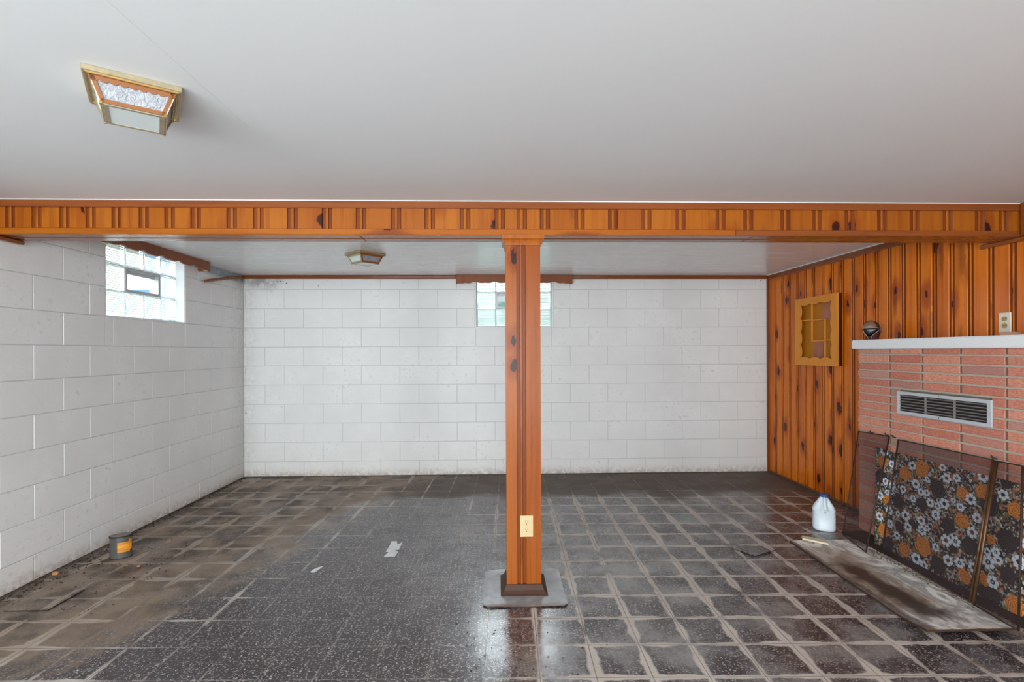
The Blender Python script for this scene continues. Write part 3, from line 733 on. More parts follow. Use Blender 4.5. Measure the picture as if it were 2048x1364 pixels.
for ob in col.children:
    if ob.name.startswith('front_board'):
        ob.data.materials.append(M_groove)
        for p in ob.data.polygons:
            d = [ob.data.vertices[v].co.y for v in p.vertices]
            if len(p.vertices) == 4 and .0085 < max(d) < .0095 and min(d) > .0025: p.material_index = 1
ring_mould([(.0003, -.055), (.004, -.053), (.005, -.046), (.007, -.044), (.007, -.038), (.011, -.030), (.020, -.022), (.021, -.004), (.021, -.0005), (.0003, -.0005)], CT, M_column, 'capital_moulding')
ring_mould([(.0003, .001), (.032, .001), (.033, .006), (.026, .010), (.013, .024), (.006, .044), (.004, .050), (.0003, .052)], .004, M_base, 'base_moulding', 'dark brown flared base moulding')
# pad of sheet vinyl the column stands on
def pad():
    bm = bmesh.new(); nx, ny = 22, 22; x0, x1, y0, y1 = -.080, .360, 2.606, 3.052; g = []
    for j in range(ny+1):
        row = []
        for i in range(nx+1):
            u, v = i/nx, j/ny; x = x0+(x1-x0)*u; y = y0+(y1-y0)*v
            e = min(u, 1-u, v, 1-v); z = .0045+.005*max(0, (1-e*9))**2*(.6+.4*math.sin(9*u+5*v))
            if u < .5 and e > .1: z = .0045
            inside = CX0-.04 < x < CX1+.04 and CY0-.04 < y < CY1+.04
            if inside: z = .0042
            # rounded corners
            cx_, cy_ = (u-.5)*2, (v-.5)*2
            if abs(cx_) > .93 and abs(cy_) > .93: x -= .012*math.copysign(1, cx_); y -= .012*math.copysign(1, cy_)
            x += .004*mnoise.noise(Vector((x*6, y*6, 0)))
            row.append(bm.verts.new((x, y, z)))
        g.append(row)
    for j in range(ny):
        for i in range(nx): bm.faces.new((g[j][i], g[j][i+1], g[j+1][i+1], g[j+1][i]))
    ret = bmesh.ops.extrude_face_region(bm, geom=bm.faces[:])
    for v in [q for q in ret['geom'] if isinstance(q, bmesh.types.BMVert)]: v.co.z -= .0038
    me = mesh_bm(bm); me.materials.append(M_pad); me.materials.append(M_base)
    for p in me.polygons:
        if p.normal.z < .5: p.material_index = 1
    return me
tag(link('vinyl_pad', pad(), M_pad), 'dark grey square of sheet vinyl with curled edges under the column', 'floor mat')

# ---------------------------------------------------------------- outlets
def outlet(label, loc, rz, plate, rec, group=None):
    r = root('power_outlet', label, 'outlet', loc, rz)
    link('cover_plate', box_me(-.036, .036, -.006, 0, -.058, .058, .0025), plate, r, local=True)
    for s in (-1, 1):
        bm = bmesh.new(); pts = []
        for k in range(20):
            a = 2*PI*k/20; x, z = .0165*math.cos(a), .0165*math.sin(a); z = max(-.0135, min(.0135, z)); pts.append((x, z))
        prism(bm, pts, -.0085, -.0055, 'y'); rc = link('receptacle', mesh_bm(bm), rec, r, (0, 0, s*.0195), local=True)
        for q in (-.006, .006): link('slot', box_me(q-.0011, q+.0011, -.0089, -.0084, -.001, .007), M_slot, rc, local=True)
        link('slot', prism_me([(-.002, -.008), (.002, -.008), (.0022, -.005), (0, -.0035), (-.0022, -.005)], -.0089, -.0084, 'y'), M_slot, rc, local=True)
    bm = bmesh.new(); prism(bm, [(.003*math.cos(2*PI*k/10), .003*math.sin(2*PI*k/10)) for k in range(10)], -.008, -.0058, 'y'); link('screw', mesh_bm(bm), M_brass, r, local=True)
    return r
outlet('ivory duplex power outlet low on the front of the pine column', (.1535, CY0, .370), 0, M_ivory, M_ivory)
outlet('pale ivory outlet with brass receptacles on the panelling above the mantel', (XR, 2.871, 1.476), -PI/2, M_ivory_w, M_recep)

# ---------------------------------------------------------------- ceiling lights
def ceiling_light(label, loc, rz, rim=.12, bot=.0775, dz=.084):
    r = root('ceiling_light', label, 'ceiling light', loc, rz)
    # rim plate
    bm = bmesh.new()
    for a, b, c, d in ((-rim, rim, -rim, -rim+.022), (-rim, rim, rim-.022, rim), (-rim, -rim+.022, -rim+.022, rim-.022), (rim-.022, rim, -rim+.022, rim-.022)): add_box(bm, a, b, c, d, -.018, -.0005, .002)
    link('rim', mesh_bm(bm), M_brass2, r, local=True)
    bm = bmesh.new()
    q = rim-.006
    for a, b, c, d in ((-q, q, -q, -q+.004), (-q, q, q-.004, q), (-q, -q+.004, -q, q), (q-.004, q, -q, q)): add_box(bm, a, b, c, d, -.022, -.018)
    link('rim_lip', mesh_bm(bm), M_brass, r, local=True)
    top = rim-.016; zt = -.016; zb = -dz
    # four sloping sides: glass pane + frame bars with scalloped upper edge
    for k in range(4):
        R = Matrix.Rotation(k*PI/2, 4, 'Z')
        A = [Vector((-top, -top, zt)), Vector((top, -top, zt)), Vector((bot, -bot, zb)), Vector((-bot, -bot, zb))]
        nrm = (A[1]-A[0]).cross(A[3]-A[0]).normalized(); nrm = nrm if nrm.y < 0 else -nrm
        bm = bmesh.new()
        vs = [bm.verts.new(R@(p-nrm*.002)) for p in A]; vs2 = [bm.verts.new(R@(p-nrm*.005)) for p in A]
        bm.faces.new(vs); bm.faces.new(vs2[::-1])
        for i in range(4): bm.faces.new((vs[i], vs[(i+1) % 4], vs2[(i+1) % 4], vs2[i]))
        pane = link('side_pane', mesh_bm(bm), M_hglass if k != 3 else M_frost, r, local=True)
        def bar(bm, p, q, wdt, inner):
            d = (q-p); off = inner.normalized()*wdt
            V = [p, q, q+off, p+off]; V2 = [v+nrm*.0025 for v in V]
            a = [bm.verts.new(R@(v-nrm*.0015)) for v in V]; b = [bm.verts.new(R@v) for v in V2]
            bm.faces.new(b); bm.faces.new(a[::-1])
            for i in range(4): bm.faces.new((a[i], a[(i+1) % 4], b[(i+1) % 4], b[i]))
        down = (A[3]+A[2]-A[0]-A[1]).normalized(); rgt = (A[1]-A[0]).normalized()
        bm = bmesh.new(); bar(bm, A[3], A[2], .011, -down); bar(bm, A[0], A[3], .011, rgt); bar(bm, A[1], A[2], .011, -rgt)
        # scalloped apron
        n = 36; up_ = []; lo_ = []
        for i in range(n+1):
            u = i/n; p = A[0].lerp(A[1], u); s = .014+.006*abs(math.sin(PI*u*9))
            up_.append((R@(p+nrm*.0025), R@(p-nrm*.0015))); lo_.append((R@(p+down*s+nrm*.0025), R@(p+down*s-nrm*.0015)))
        UV = [(bm.verts.new(a), bm.verts.new(b)) for a, b in up_]; LV = [(bm.verts.new(a), bm.verts.new(b)) for a, b in lo_]
        for i in range(n):
            bm.faces.new((UV[i][0], UV[i+1][0], LV[i+1][0], LV[i][0])); bm.faces.new((UV[i][1], LV[i][1], LV[i+1][1], UV[i+1][1]))
            bm.faces.new((LV[i][0], LV[i+1][0], LV[i+1][1], LV[i][1]))
        link('side_frame', mesh_bm(bm), M_orange if k in (0,) else M_brass2, r, local=True)
    b = bot
    link('bottom_frame', boxes_me([(-b, b, -b, -b+.010, zb-.005, zb), (-b, b, b-.010, b, zb-.005, zb), (-b, -b+.015, -b+.010, b-.010, zb-.005, zb), (b-.015, b, -b+.010, b-.010, zb-.005, zb)], .001), M_brass2, r, local=True)
    link('bottom_pane', box_me(-b+.014, b-.014, -b+.009, b-.009, zb-.003, zb-.0005), M_frost, r, local=True)
    for s in (-1, 1):
        for t_ in (-1, 1): link('corner_clip', box_me(s*b-.004, s*b+.004, t_*b-.004, t_*b+.004, zb-.006, zb+.004, .001), M_brass, r, local=True)
    bm = bmesh.new(); tube(bm, [(0, 0, -.001), (0, 0, -.02)], .03, 12); link('socket_pan', mesh_bm(bm), M_white, r, local=True)
    return r
ceiling_light('square brass and glass ceiling light nearest, in front of the beam', (-1.132, 1.621, ZC), math.radians(33.5))
ceiling_light('square brass and glass ceiling light behind the beam, near the back wall', (-1.095, 4.245, ZC), math.radians(46))

# ---------------------------------------------------------------- fireplace
FX, FY = 2.656, 3.668
FYE = 1.05
fp = root('brick_fireplace', 'pink brick fireplace front with a white mantel, built against the panelled wall on the right', 'fireplace', (2.80, 2.6, 0))
link('mortar', boxes_me([(FX+.0064, XR-.001, FYE, FY-.010, 0, 1.326)]), plain('shaded_joint_mortar', (.15, .125, .095), .9, bump=.4), fp, (0, 0, 0))  # core mortar darkened to paint shadow into the upright joints
rowz = [1.326-.0004]
z = 1.286; rows = []
rows.append((1.291, 1.3255))
for k in range(30):
    zt = 1.2815-.0559*k; zb = zt-.0450
    if zb < -.03: break
    rows.append((max(zb, .001), zt))
yj = [FY, 3.3675]+[3.3675-.2630*i for i in range(1, 9)]
bcols = [(a-(.0 if i == 0 else .0068), b+.0070) for i, (a, b) in enumerate(zip(yj, yj[1:]))]
VENT = (2.647, 3.295, .898, 1.047)
bmc = {}
def brick_me(L, h, d=.03, c=.003):
    k = (round(L, 3), round(h, 3), d)
    if k not in bmc: bmc[k] = box_me(-d/2, d/2, -L/2, L/2, -h/2, h/2, c)
    return bmc[k]
for (zb, zt) in rows:
    if zt < 1.3:
        link('mortar_bed', box_me(FX+.0042, FX+.0062, FYE, FY-.005, zt-.001, zt+.0115, .001), M_mortar, fp, (0, 0, 0))
    if zt-zb < .012: continue
    for ci, (ya, yb) in enumerate(bcols):
        segs = [(ya, yb)]
        if zb < VENT[3]-.01 and zt > VENT[2]+.01:
            segs = []
            if ya > VENT[1]: segs.append((ya, max(yb, VENT[1]-.01)))
            if yb < VENT[0]: segs.append((min(ya, VENT[0]+.01), yb))
            if not segs and not (yb >= VENT[0] and ya <= VENT[1]): segs = [(ya, yb)]
        for a, b in segs:
            if a-b < .02: continue
            jit = random.uniform(-.0015, .0015)
            a2 = a+(random.uniform(-.001, .004) if ci == 0 else random.uniform(-.002, .002)); b2 = b+random.uniform(-.002, .002)
            link('brick', brick_me(a2-b2, zt-zb), M_brick, fp, (FX+.015+jit, (a2+b2)/2, (zt+zb)/2))
    # return face towards the back wall
    link('brick', box_me(-.128, .128, -.008, .008, -(zt-zb)/2, (zt-zb)/2, .003), M_brick, fp, (FX+.165, FY-.004, (zt+zb)/2))
# mantel
bm = bmesh.new(); add_box(bm, FX-.026, XR-.001, FYE, FY+.036, 1.3265, 1.392)
bmesh.ops.bevel(bm, geom=bm.edges[:], offset=.006, segments=3, affect='EDGES')
link('mantel', mesh_bm(bm, smooth=False), M_white, fp, (0, 0, 0), label='thick white painted mantel slab with rounded edges')
# grille
gy0, gy1, gz0, gz1 = VENT
gr = link('air_grille', boxes_me([(FX-.012, FX-.001, gy0, gy1, gz0, gz0+.021), (FX-.012, FX-.001, gy0, gy1, gz1-.021, gz1), (FX-.012, FX-.001, gy0, gy0+.026, gz0+.021, gz1-.021), (FX-.012, FX-.001, gy1-.020, gy1, gz0+.021, gz1-.021)], .0015), M_grille, fp, (0, 0, 0), label='grey metal air grille set in the brick')
link('grille_back', box_me(FX+.003, FX+.0055, gy0+.02, gy1-.02, gz0+.015, gz1-.015), M_dark, gr, (0, 0, 0))
ns = 6
for i in range(ns):
    zc = gz0+.021+(gz1-gz0-.042)*(i+.75)/ns
    bm = bmesh.new(); h2 = .0035
    vs = [bm.verts.new(p) for p in ((FX-.0085, gy0+.024, zc), (FX-.0085, gy1-.018, zc), (FX-.0015, gy1-.018, zc-.0055), (FX-.0015, gy0+.024, zc-.0055))]
    bm.faces.new(vs); r_ = bmesh.ops.extrude_face_region(bm, geom=bm.faces[:])
    for v in [q for q in r_['geom'] if isinstance(q, bmesh.types.BMVert)]: v.co.z -= .0022
    link('slat', mesh_bm(bm), M_slat, gr, (0, 0, 0))
for f_ in (1/3, 2/3):
    yy = gy0+.026+(gy1-gy0-.046)*f_
    link('divider', box_me(FX-.0105, FX+.001, yy-.0018, yy+.0018, gz0+.021, gz1-.021), M_slat, gr, (0, 0, 0))
for (yy, zz) in (((gy0+gy1)/2, gz1-.010), ((gy0+gy1)/2, gz0+.010), (gy0+.012, (gz0+gz1)/2)):
    link('screw', tube_me([(FX-.0135, yy, zz), (FX-.011, yy, zz)], .003, 8), M_iron, gr, (0, 0, 0))

# ---------------------------------------------------------------- printed fabric covering the fireplace opening
def fabric():
    org = [(3.098,.575,.055),(3.227,.512,.046),(3.423,.552,.041),(2.821,.499,.039),(2.698,.543,.044),(2.815,.333,.043),(3.082,.08,.058),(3.218,.005,.046),(3.386,.29,.029),(3.41,.063,.044),(2.802,.017,.04),(2.676,.056,.038),(2.522,.488,.043),(2.52,-.007,.047),(2.647,.286,.027),(2.40,.30,.045),(2.30,.52,.045),(2.28,.10,.045)]
    drk = [(2.986,.483,.053),(3.277,.305,.05),(3.09,.345,.042),(2.907,.272,.045),(2.769,.202,.052),(2.976,.01,.053),(3.263,.132,.039),(2.66,.467,.055),(2.561,.313,.057),(2.553,.133,.044),(2.653,-.02,.068),(3.357,-.01,.046),(2.573,.625,.031),(2.874,.146,.029),(3.161,.195,.03),(3.43,.44,.05),(2.42,.45,.05),(2.36,.18,.05),(2.24,.33,.05)]
    wht = [(2.922,.56,.028),(2.856,.577,.023),(3.141,.463,.028),(3.102,.421,.023),(3.059,.428,.021),(2.934,.398,.03),(3.034,.372,.025),(2.993,.309,.029),(3.215,.231,.031),(3.097,.238,.027),(3.091,.177,.029),(3.195,.161,.026),(2.918,.179,.032),(2.858,.197,.029),(3.13,-.018,.032),(2.902,.066,.03),(2.831,.081,.027),(2.768,.476,.03),(2.758,.286,.03),(2.661,.158,.035),(2.502,.225,.033),(2.606,.19,.023),(2.62,.229,.023),(2.587,.556,.027),(2.698,.63,.031),(2.634,.061,.031),(3.407,.63,.035),(3.393,.414,.023),(3.356,.219,.027),(3.285,.074,.025),(3.073,-.036,.025),(2.45,.58,.03),(2.46,.33,.03),(2.43,.07,.03),(2.33,.40,.03),(2.24,.22,.03),(3.44,.15,.028),(3.44,.30,.028),(3.17,.58,.026),(2.95,.62,.022),(3.16,.36,.022),(3.24,.40,.024),(2.73,.38,.026),(2.83,.41,.022),(2.75,.09,.026),(2.99,.11,.024),(3.35,.13,.026),(3.33,.40,.026),(3.34,.55,.024)]
    rg = np.random.default_rng(3)
    for _ in range(45):
        p = (rg.uniform(2.15, 3.48), rg.uniform(-.05, .64), rg.uniform(.014, .021))
        if min([math.hypot(p[0]-q[0], p[1]-q[1])-q[2]-p[2]*.8 for q in org+drk+wht]) > -.004: wht.append(p)
    Y0_, Y1_, Z0_, Z1_ = 2.12, 3.483, -.055, .640
    st = .0030; ny = int((Y1_-Y0_)/st); nz = int((Z1_-Z0_)/st)
    yy = np.linspace(Y0_, Y1_, ny+1); zz = np.linspace(Z0_, Z1_, nz+1)
    Yg, Zg = np.meshgrid(yy, zz)
    def vn(freq, seed):   # smooth value noise
        r = np.random.default_rng(seed).random((90, 180)); a = (Yg-Y0_)*freq; b = (Zg-Z0_)*freq
        i, j = a.astype(int), b.astype(int); fa, fb = a-i, b-j; fa = fa*fa*(3-2*fa); fb = fb*fb*(3-2*fb); i %= 179; j %= 89
        return (r[j, i]*(1-fa)+r[j, i+1]*fa)*(1-fb)+(r[j+1, i]*(1-fa)+r[j+1, i+1]*fa)*fb
    col = np.zeros(Yg.shape+(3,)); col[:] = (.028, .022, .026)
    def put(mask, c): col[mask] = c
    n1, n2, n3 = vn(95, 1), vn(110, 2), vn(60, 3); n4 = vn(125, 4)
    put(n1 > .68, (.55, .60, .66)); put((n2 > .66), (.13, .12, .035)); put((n3 > .74), (.42, .13, .03)); put(n4 > .78, (.02, .022, .05)); put((vn(85, 9) > .74), (.42, .33, .25))
    wob = (vn(30, 5)-.5)*.010
    for (y, z, r) in drk:
        d = np.hypot(Yg-y, (Zg-z))+wob; th = np.arctan2(Zg-z, Yg-y)
        rr = r*(1+.07*np.cos(5*th+y*9)); m = d < rr
        sw = np.sin(d*520+th*2+6*n3); c = np.where(sw[..., None] > .55, (.012, .010, .010), (.058, .042, .038)); col[m] = c[m]
    for (y, z, r) in org:
        d = np.hypot(Yg-y, (Zg-z))+wob; th = np.arctan2(Zg-z, Yg-y)
        rr = r*(1+.08*np.cos(5*th+z*20)); m = d < rr
        sw = np.sin(d*560+th*2+7*n3); c = np.where(sw[..., None] > .62, (.24, .06, .010), (.80, .27, .04)); col[m] = c[m]
        lf = (np.hypot(Yg-y-r*.95, Zg-z+r*.8) < r*.32) & ~m; put(lf, (.17, .16, .05))
    for q, (y, z, r) in enumerate(wht):
        d = np.hypot(Yg-y, Zg-z); th = np.arctan2(Zg-z, Yg-y)
        rr = r*1.12*(.80+.20*np.abs(np.cos(3*th+y*30))); m = d < rr
        col[m] = (.76, .84, .92)
        put(m & (np.abs(np.cos(3*th+y*30)) < .16) & (d > .42*rr), (.05, .05, .09))
        put(d < rr*.40, (.025, .025, .04) if q % 3 else (.22, .05, .025))
        if q % 3 == 1: put(d < rr*.18, (.45, .50, .55))
    V = []; t_ = (Zg-Z0_)/(Z1_-Z0_)
    Xr = 2.556+.092*t_+.003*np.sin(Yg*21)*(1-t_); Zr = .004+.632*t_; Yr = Yg*(1-.030*(1-t_))
    V = np.stack([Xr, Yr, Zr], -1).reshape(-1, 3)
    idx = np.arange((nz+1)*(ny+1)).reshape(nz+1, ny+1)
    Fq = np.stack([idx[:-1, :-1], idx[:-1, 1:], idx[1:, 1:], idx[1:, :-1]], -1).reshape(-1, 4)
    # ragged, slightly torn outline
    me = bpy.data.meshes.new('fabric'); me.vertices.add(len(V)); me.vertices.foreach_set('co', V.ravel().astype('f'))
    me.loops.add(Fq.size); me.loops.foreach_set('vertex_index', Fq.ravel().astype('i'))
    me.polygons.add(len(Fq)); me.polygons.foreach_set('loop_start', np.arange(0, Fq.size, 4).astype('i'))
    me.polygons.foreach_set('loop_total', np.full(len(Fq), 4, 'i'))
    me.update(calc_edges=True); me.validate()
    at = me.color_attributes.new('print', 'FLOAT_COLOR', 'POINT')
    at.data.foreach_set('color', np.concatenate([col.reshape(-1, 3), np.ones((len(V), 1))], 1).ravel().astype('f'))
    return me
t = NT('floral_print'); a_ = t.node('ShaderNodeAttribute', attribute_name='print'); t.bump(t.noise(t.pos(), 900, 1), .15, .001)
M_fab = t.fin(a_.outputs['Color'], .75)
fab = link('floral_cloth', fabric(), M_fab)
tag(fab, 'orange, brown and white floral cloth hung over the fireplace opening behind the screen', 'cloth')
sm = fab.modifiers.new('thickness', 'SOLIDIFY'); sm.thickness = .0015; sm.offset = 0

# ---------------------------------------------------------------- folding fire screen
scr = root('fire_screen', 'three panel folding fire screen of dark wire mesh leaning on the brick fireplace', 'fire screen', (2.42, 2.9, 0))
def panel(TL, TR, BR, BL, rods=(.0045, .0045)):
    TL, TR, BR, BL = map(Vector, (TL, TR, BR, BL))
    p = link('panel_rail', tube_me([TL, TR], .0035, 6), M_iron, scr, (0, 0, 0))
    link('bottom_rail', tube_me([BL, BR], .004, 6), M_iron, p, (0, 0, 0))
    link('side_rod', tube_me([TL, BL], rods[0], 8), M_iron if rods[0] < .006 else M_rustrod, p, (0, 0, 0))
    link('side_rod', tube_me([TR, BR], rods[1], 8), M_iron if rods[1] < .006 else M_rustrod, p, (0, 0, 0))
    bm = bmesh.new(); n = 8; rows = []
    for j in range(n+1):
        v = j/n; rows.append([bm.verts.new(TL.lerp(TR, i/n).lerp(BL.lerp(BR, i/n), v)+Vector((.004*math.sin(PI*v)*math.sin(PI*i/n*2), 0, 0))) for i in range(n+1)])
    for j in range(n):
        for i in range(n): bm.faces.new((rows[j][i], rows[j][i+1], rows[j+1][i+1], rows[j+1][i]))
    link('wire_mesh', mesh_bm(bm), M_mesh, p, (0, 0, 0))
    return p
panel((2.640, 3.645, .724), (2.640, 3.352, .734), (2.352, 3.184, .024), (2.420, 3.500, .022), (.004, .005))
panel((2.636, 3.270, .728), (2.636, 2.628, .731), (2.412, 2.530, .026), (2.470, 3.200, .024), (.005, .008))
panel((2.625, 2.600, .731), (2.500, 2.349, .763), (2.355, 2.235, .044), (2.405, 2.505, .028), (.008, .005))
for p in ((2.632, 3.30, .738), (2.632, 3.36, .742), (2.630, 2.615, .742), (2.632, 3.50, .735)):
    link('hinge_knob', tube_me([(p[0], p[1]-.012, p[2]), (p[0], p[1]+.012, p[2]), (p[0]-.004, p[1]+.016, p[2]+.012)], .004, 6), M_iron, scr, (0, 0, 0))

# ---------------------------------------------------------------- hearth board on the floor
def hearth():
    bm = bmesh.new(); P = [(2.000, 3.432), (1.968, 2.278), (2.392, 2.276), (2.470, 2.65), (2.455, 3.435)]
    nx, ny = 12, 30; g = []
    for j in range(ny+1):
        v = j/ny; y = 2.277+(3.433-2.277)*v
        xa = 1.968+.032*v; xb = 2.392+.07*min(1, v*2.4)+.012*mnoise.noise(Vector((v*9, 1, 0)))
        row = []
        for i in range(nx+1):
            u = i/nx; zup = .020*max(0, 1-v*5)**1.5+.003*mnoise.noise(Vector((u*3, v*5, 2)))
            row.append(bm.verts.new((xa+(xb-xa)*u, y+.004*mnoise.noise(Vector((u*8, v, 5))), .0125+abs(zup))))
        g.append(row)
    for j in range(ny):
        for i in range(nx): bm.faces.new((g[j][i], g[j][i+1], g[j+1][i+1], g[j+1][i]))
    ret = bmesh.ops.extrude_face_region(bm, geom=bm.faces[:])
    for v in [q for q in ret['geom'] if isinstance(q, bmesh.types.BMVert)]: v.co.z -= .011
    me = mesh_bm(bm); me.materials.append(M_hearth); me.materials.append(M_base)
    for p in me.polygons:
        if p.normal.z < .5: p.material_index = 1
    return me
tag(link('hearth_board', hearth(), M_hearth), 'grey-white painted board with a dark brown stain lying on the floor before the fireplace', 'board')
# narrow strip of dark floor edge between board and brick
tag(link('hearth_slab', box_me(2.474, FX-.002, 2.0, 3.60, .0005, .008, .002), plain('dark_hearth', (.035, .022, .018), .7, bump=.6, var=.5)), 'dark hearth strip between the stained board and the bricks', 'hearth')

# ---------------------------------------------------------------- shadow box shelf
sb = root('shadow_box', 'amber wooden wall shelf with scalloped front frame and divided cubbies on the panelling', 'wall shelf', (XR, 4.57, 1.18))
# local via world coords; front plane X=2.905
XF = 2.905; Yl, Yr_, Zt_, Zb_ = 4.880, 4.265, 1.812, 1.177
def frame_side(a, b, ia, ib, n):
    """one mitred rail: outer edge a->b, inner edge ia->ib scalloped"""
    bm = bmesh.new(); a, b, ia, ib = map(Vector, (a, b, ia, ib)); inward = ((ia+ib)/2-(a+b)/2).normalized()
    N = 40; inner = []
    for i in range(N+1):
        u = i/N; s = 0 if u in (0, 1) else .019*(abs(math.sin(PI*u*n))**.7)-.006
        inner.append(ib.lerp(ia, u)+inward*s)
    outl = [a, b]+inner
    f = [bm.verts.new((XF, p.x, p.y)) for p in outl]; k = [bm.verts.new((XF+.016, p.x, p.y)) for p in outl]
    bm.faces.new(f); bm.faces.new(k[::-1])
    for i in range(len(outl)): bm.faces.new((f[i], f[(i+1) % len(outl)], k[(i+1) % len(outl)], k[i]))
    return mesh_bm(bm)
o_ = [(Yl, Zt_), (Yr_, Zt_), (Yr_, Zb_), (Yl, Zb_)]; i_ = [(4.800, 1.752), (4.340, 1.752), (4.340, 1.243), (4.800, 1.243)]
for k in range(4):
    link('frame_rail', frame_side(o_[k], o_[(k+1) % 4], i_[k], i_[(k+1) % 4], 3 if k % 2 == 0 else 4), M_box, sb, (0, 0, 0))
for (a, b, c, d) in ((Yr_+.004, Yr_+.016, Zb_+.004, Zt_-.004), (Yl-.016, Yl-.004, Zb_+.004, Zt_-.004)):
    link('side_board', box_me(XF+.0165, XR-.002, a, b, c, d), plain('dark_red_edge', (.030, .004, .003), .6), sb, (0, 0, 0))
for (c, d) in ((Zb_+.004, Zb_+.016), (Zt_-.016, Zt_-.004)):
    link('side_board', box_me(XF+.0165, XR-.002, Yr_+.0165, Yl-.0165, c, d), M_box, sb, (0, 0, 0))
link('back_panel', box_me(XR-.008, XR-.002, Yr_+.017, Yl-.017, Zb_+.017, Zt_-.017), M_boxback, sb, (0, 0, 0))
link('back_inset', box_me(XR-.010, XR-.0082, 4.3405, 4.52, 1.60, 1.752), M_boxred, sb, (0, 0, 0), label='reddish-brown board inset')
link('back_inset', box_me(XR-.010, XR-.0082, 4.468, 4.64, 1.243, 1.405), M_boxred, sb, (0, 0, 0), label='reddish-brown board inset')
for (a, b, c, d) in ((4.6445, 4.6535, 1.409, 1.775), (4.4585, 4.4675, 1.20, 1.597)):
    link('divider', box_me(XF+.017, XF+.031, a, b, c, d), M_box, sb, (0, 0, 0))
for (a, b, c, d) in ((4.468, 4.644, 1.592, 1.601), (4.654, 4.86, 1.597, 1.606), (4.285, 4.458, 1.405, 1.414), (4.468, 4.6535, 1.399, 1.408)):
    link('divider', box_me(XF+.017, XF+.031, a, b, c, d), M_box, sb, (0, 0, 0))

# ---------------------------------------------------------------- ornament on the mantel
MZ = 1.392
om = root('head_ornament', 'small dark carved head ornament with a tan brow on the left end of the mantel', 'ornament', (2.80, 3.725, MZ), math.radians(-38))
def loft(profile, n=20):
    """profile: list of (z, rx, ry, cx, cy)"""
    bm = bmesh.new(); rings = []
    for z, rx, ry, cx, cy in profile: rings.append([bm.verts.new((cx+rx*math.cos(2*PI*k/n), cy+ry*math.sin(2*PI*k/n), z)) for k in range(n)])
    for a, b in zip(rings, rings[1:]):
        for k in range(n): bm.faces.new((a[k], a[(k+1) % n], b[(k+1) % n], b[k]))
    bm.faces.new(rings[0][::-1]); bm.faces.new(rings[-1]); return bm
HS = 1.0
bm = loft([(0, .036, .036, .008, .005), (.012, .037, .037, .008, .004), (.030, .042, .042, .007, .004), (.055, .052, .050, .004, .004), (.080, .055, .054, .002, .006), (.105, .052, .052, 0, .010), (.128, .041, .042, -.001, .014), (.143, .022, .024, -.002, .016), (.149, .005, .006, -.002, .016)])
link('head', mesh_bm(bm, smooth=True), M_orna1, om, local=True)
bm = loft([(.092, .043, .020, -.010, -.034), (.108, .042, .024, -.010, -.027), (.125, .033, .024, -.008, -.016), (.140, .018, .020, -.004, -.002), (.147, .006, .008, 0, .006)])
link('brow', mesh_bm(bm, smooth=True), M_orna2, om, local=True, label='smooth tan brow')
bm = loft([(.030, .018, .012, -.012, -.036), (.045, .030, .014, -.010, -.040), (.065, .040, .014, -.006, -.044), (.084, .046, .013, -.004, -.046), (.091, .046, .010, -.004, -.046)])
link('face', mesh_bm(bm, smooth=True), M_orna3, om, local=True, label='black hollow face')
link('outline', tube_me([(-.050, -.050, .090), (-.020, -.062, .091), (.020, -.064, .092), (.044, -.054, .090), (.046, -.054, .070), (.022, -.060, .052), (.004, -.056, .030), (-.002, -.052, .006)], .0020, 6), M_orna4, om, local=True)
link('outline', tube_me([(-.052, -.048, .080), (-.044, -.052, .055), (-.028, -.050, .030), (-.016, -.046, .006)], .0020, 6), M_orna4, om, local=True)
link('ear', prism_me([(-.064, .080), (-.046, .090), (-.044, .062), (-.056, .066)], -.034, -.012, 'y'), M_orna1, om, local=True)
link('ear', prism_me([(.046, .104), (.060, .098), (.063, .062), (.048, .052)], -.012, .012, 'y'), M_orna1, om, local=True)
link('plinth', box_me(-.044, .044, -.046, .042, .0002, .008, .002), M_orna1, om, local=True)
tag(link('wood_offcut', prism_me([(-.062, 0), (.050, 0), (.060, .014), (.050, .026), (-.030, .024), (-.060, .010)], -.012, .012, 'x'), M_pink, None, (2.86, 2.745, MZ+.0005)), 'small pinkish wood offcut lying on the mantel under the outlet', 'offcut')

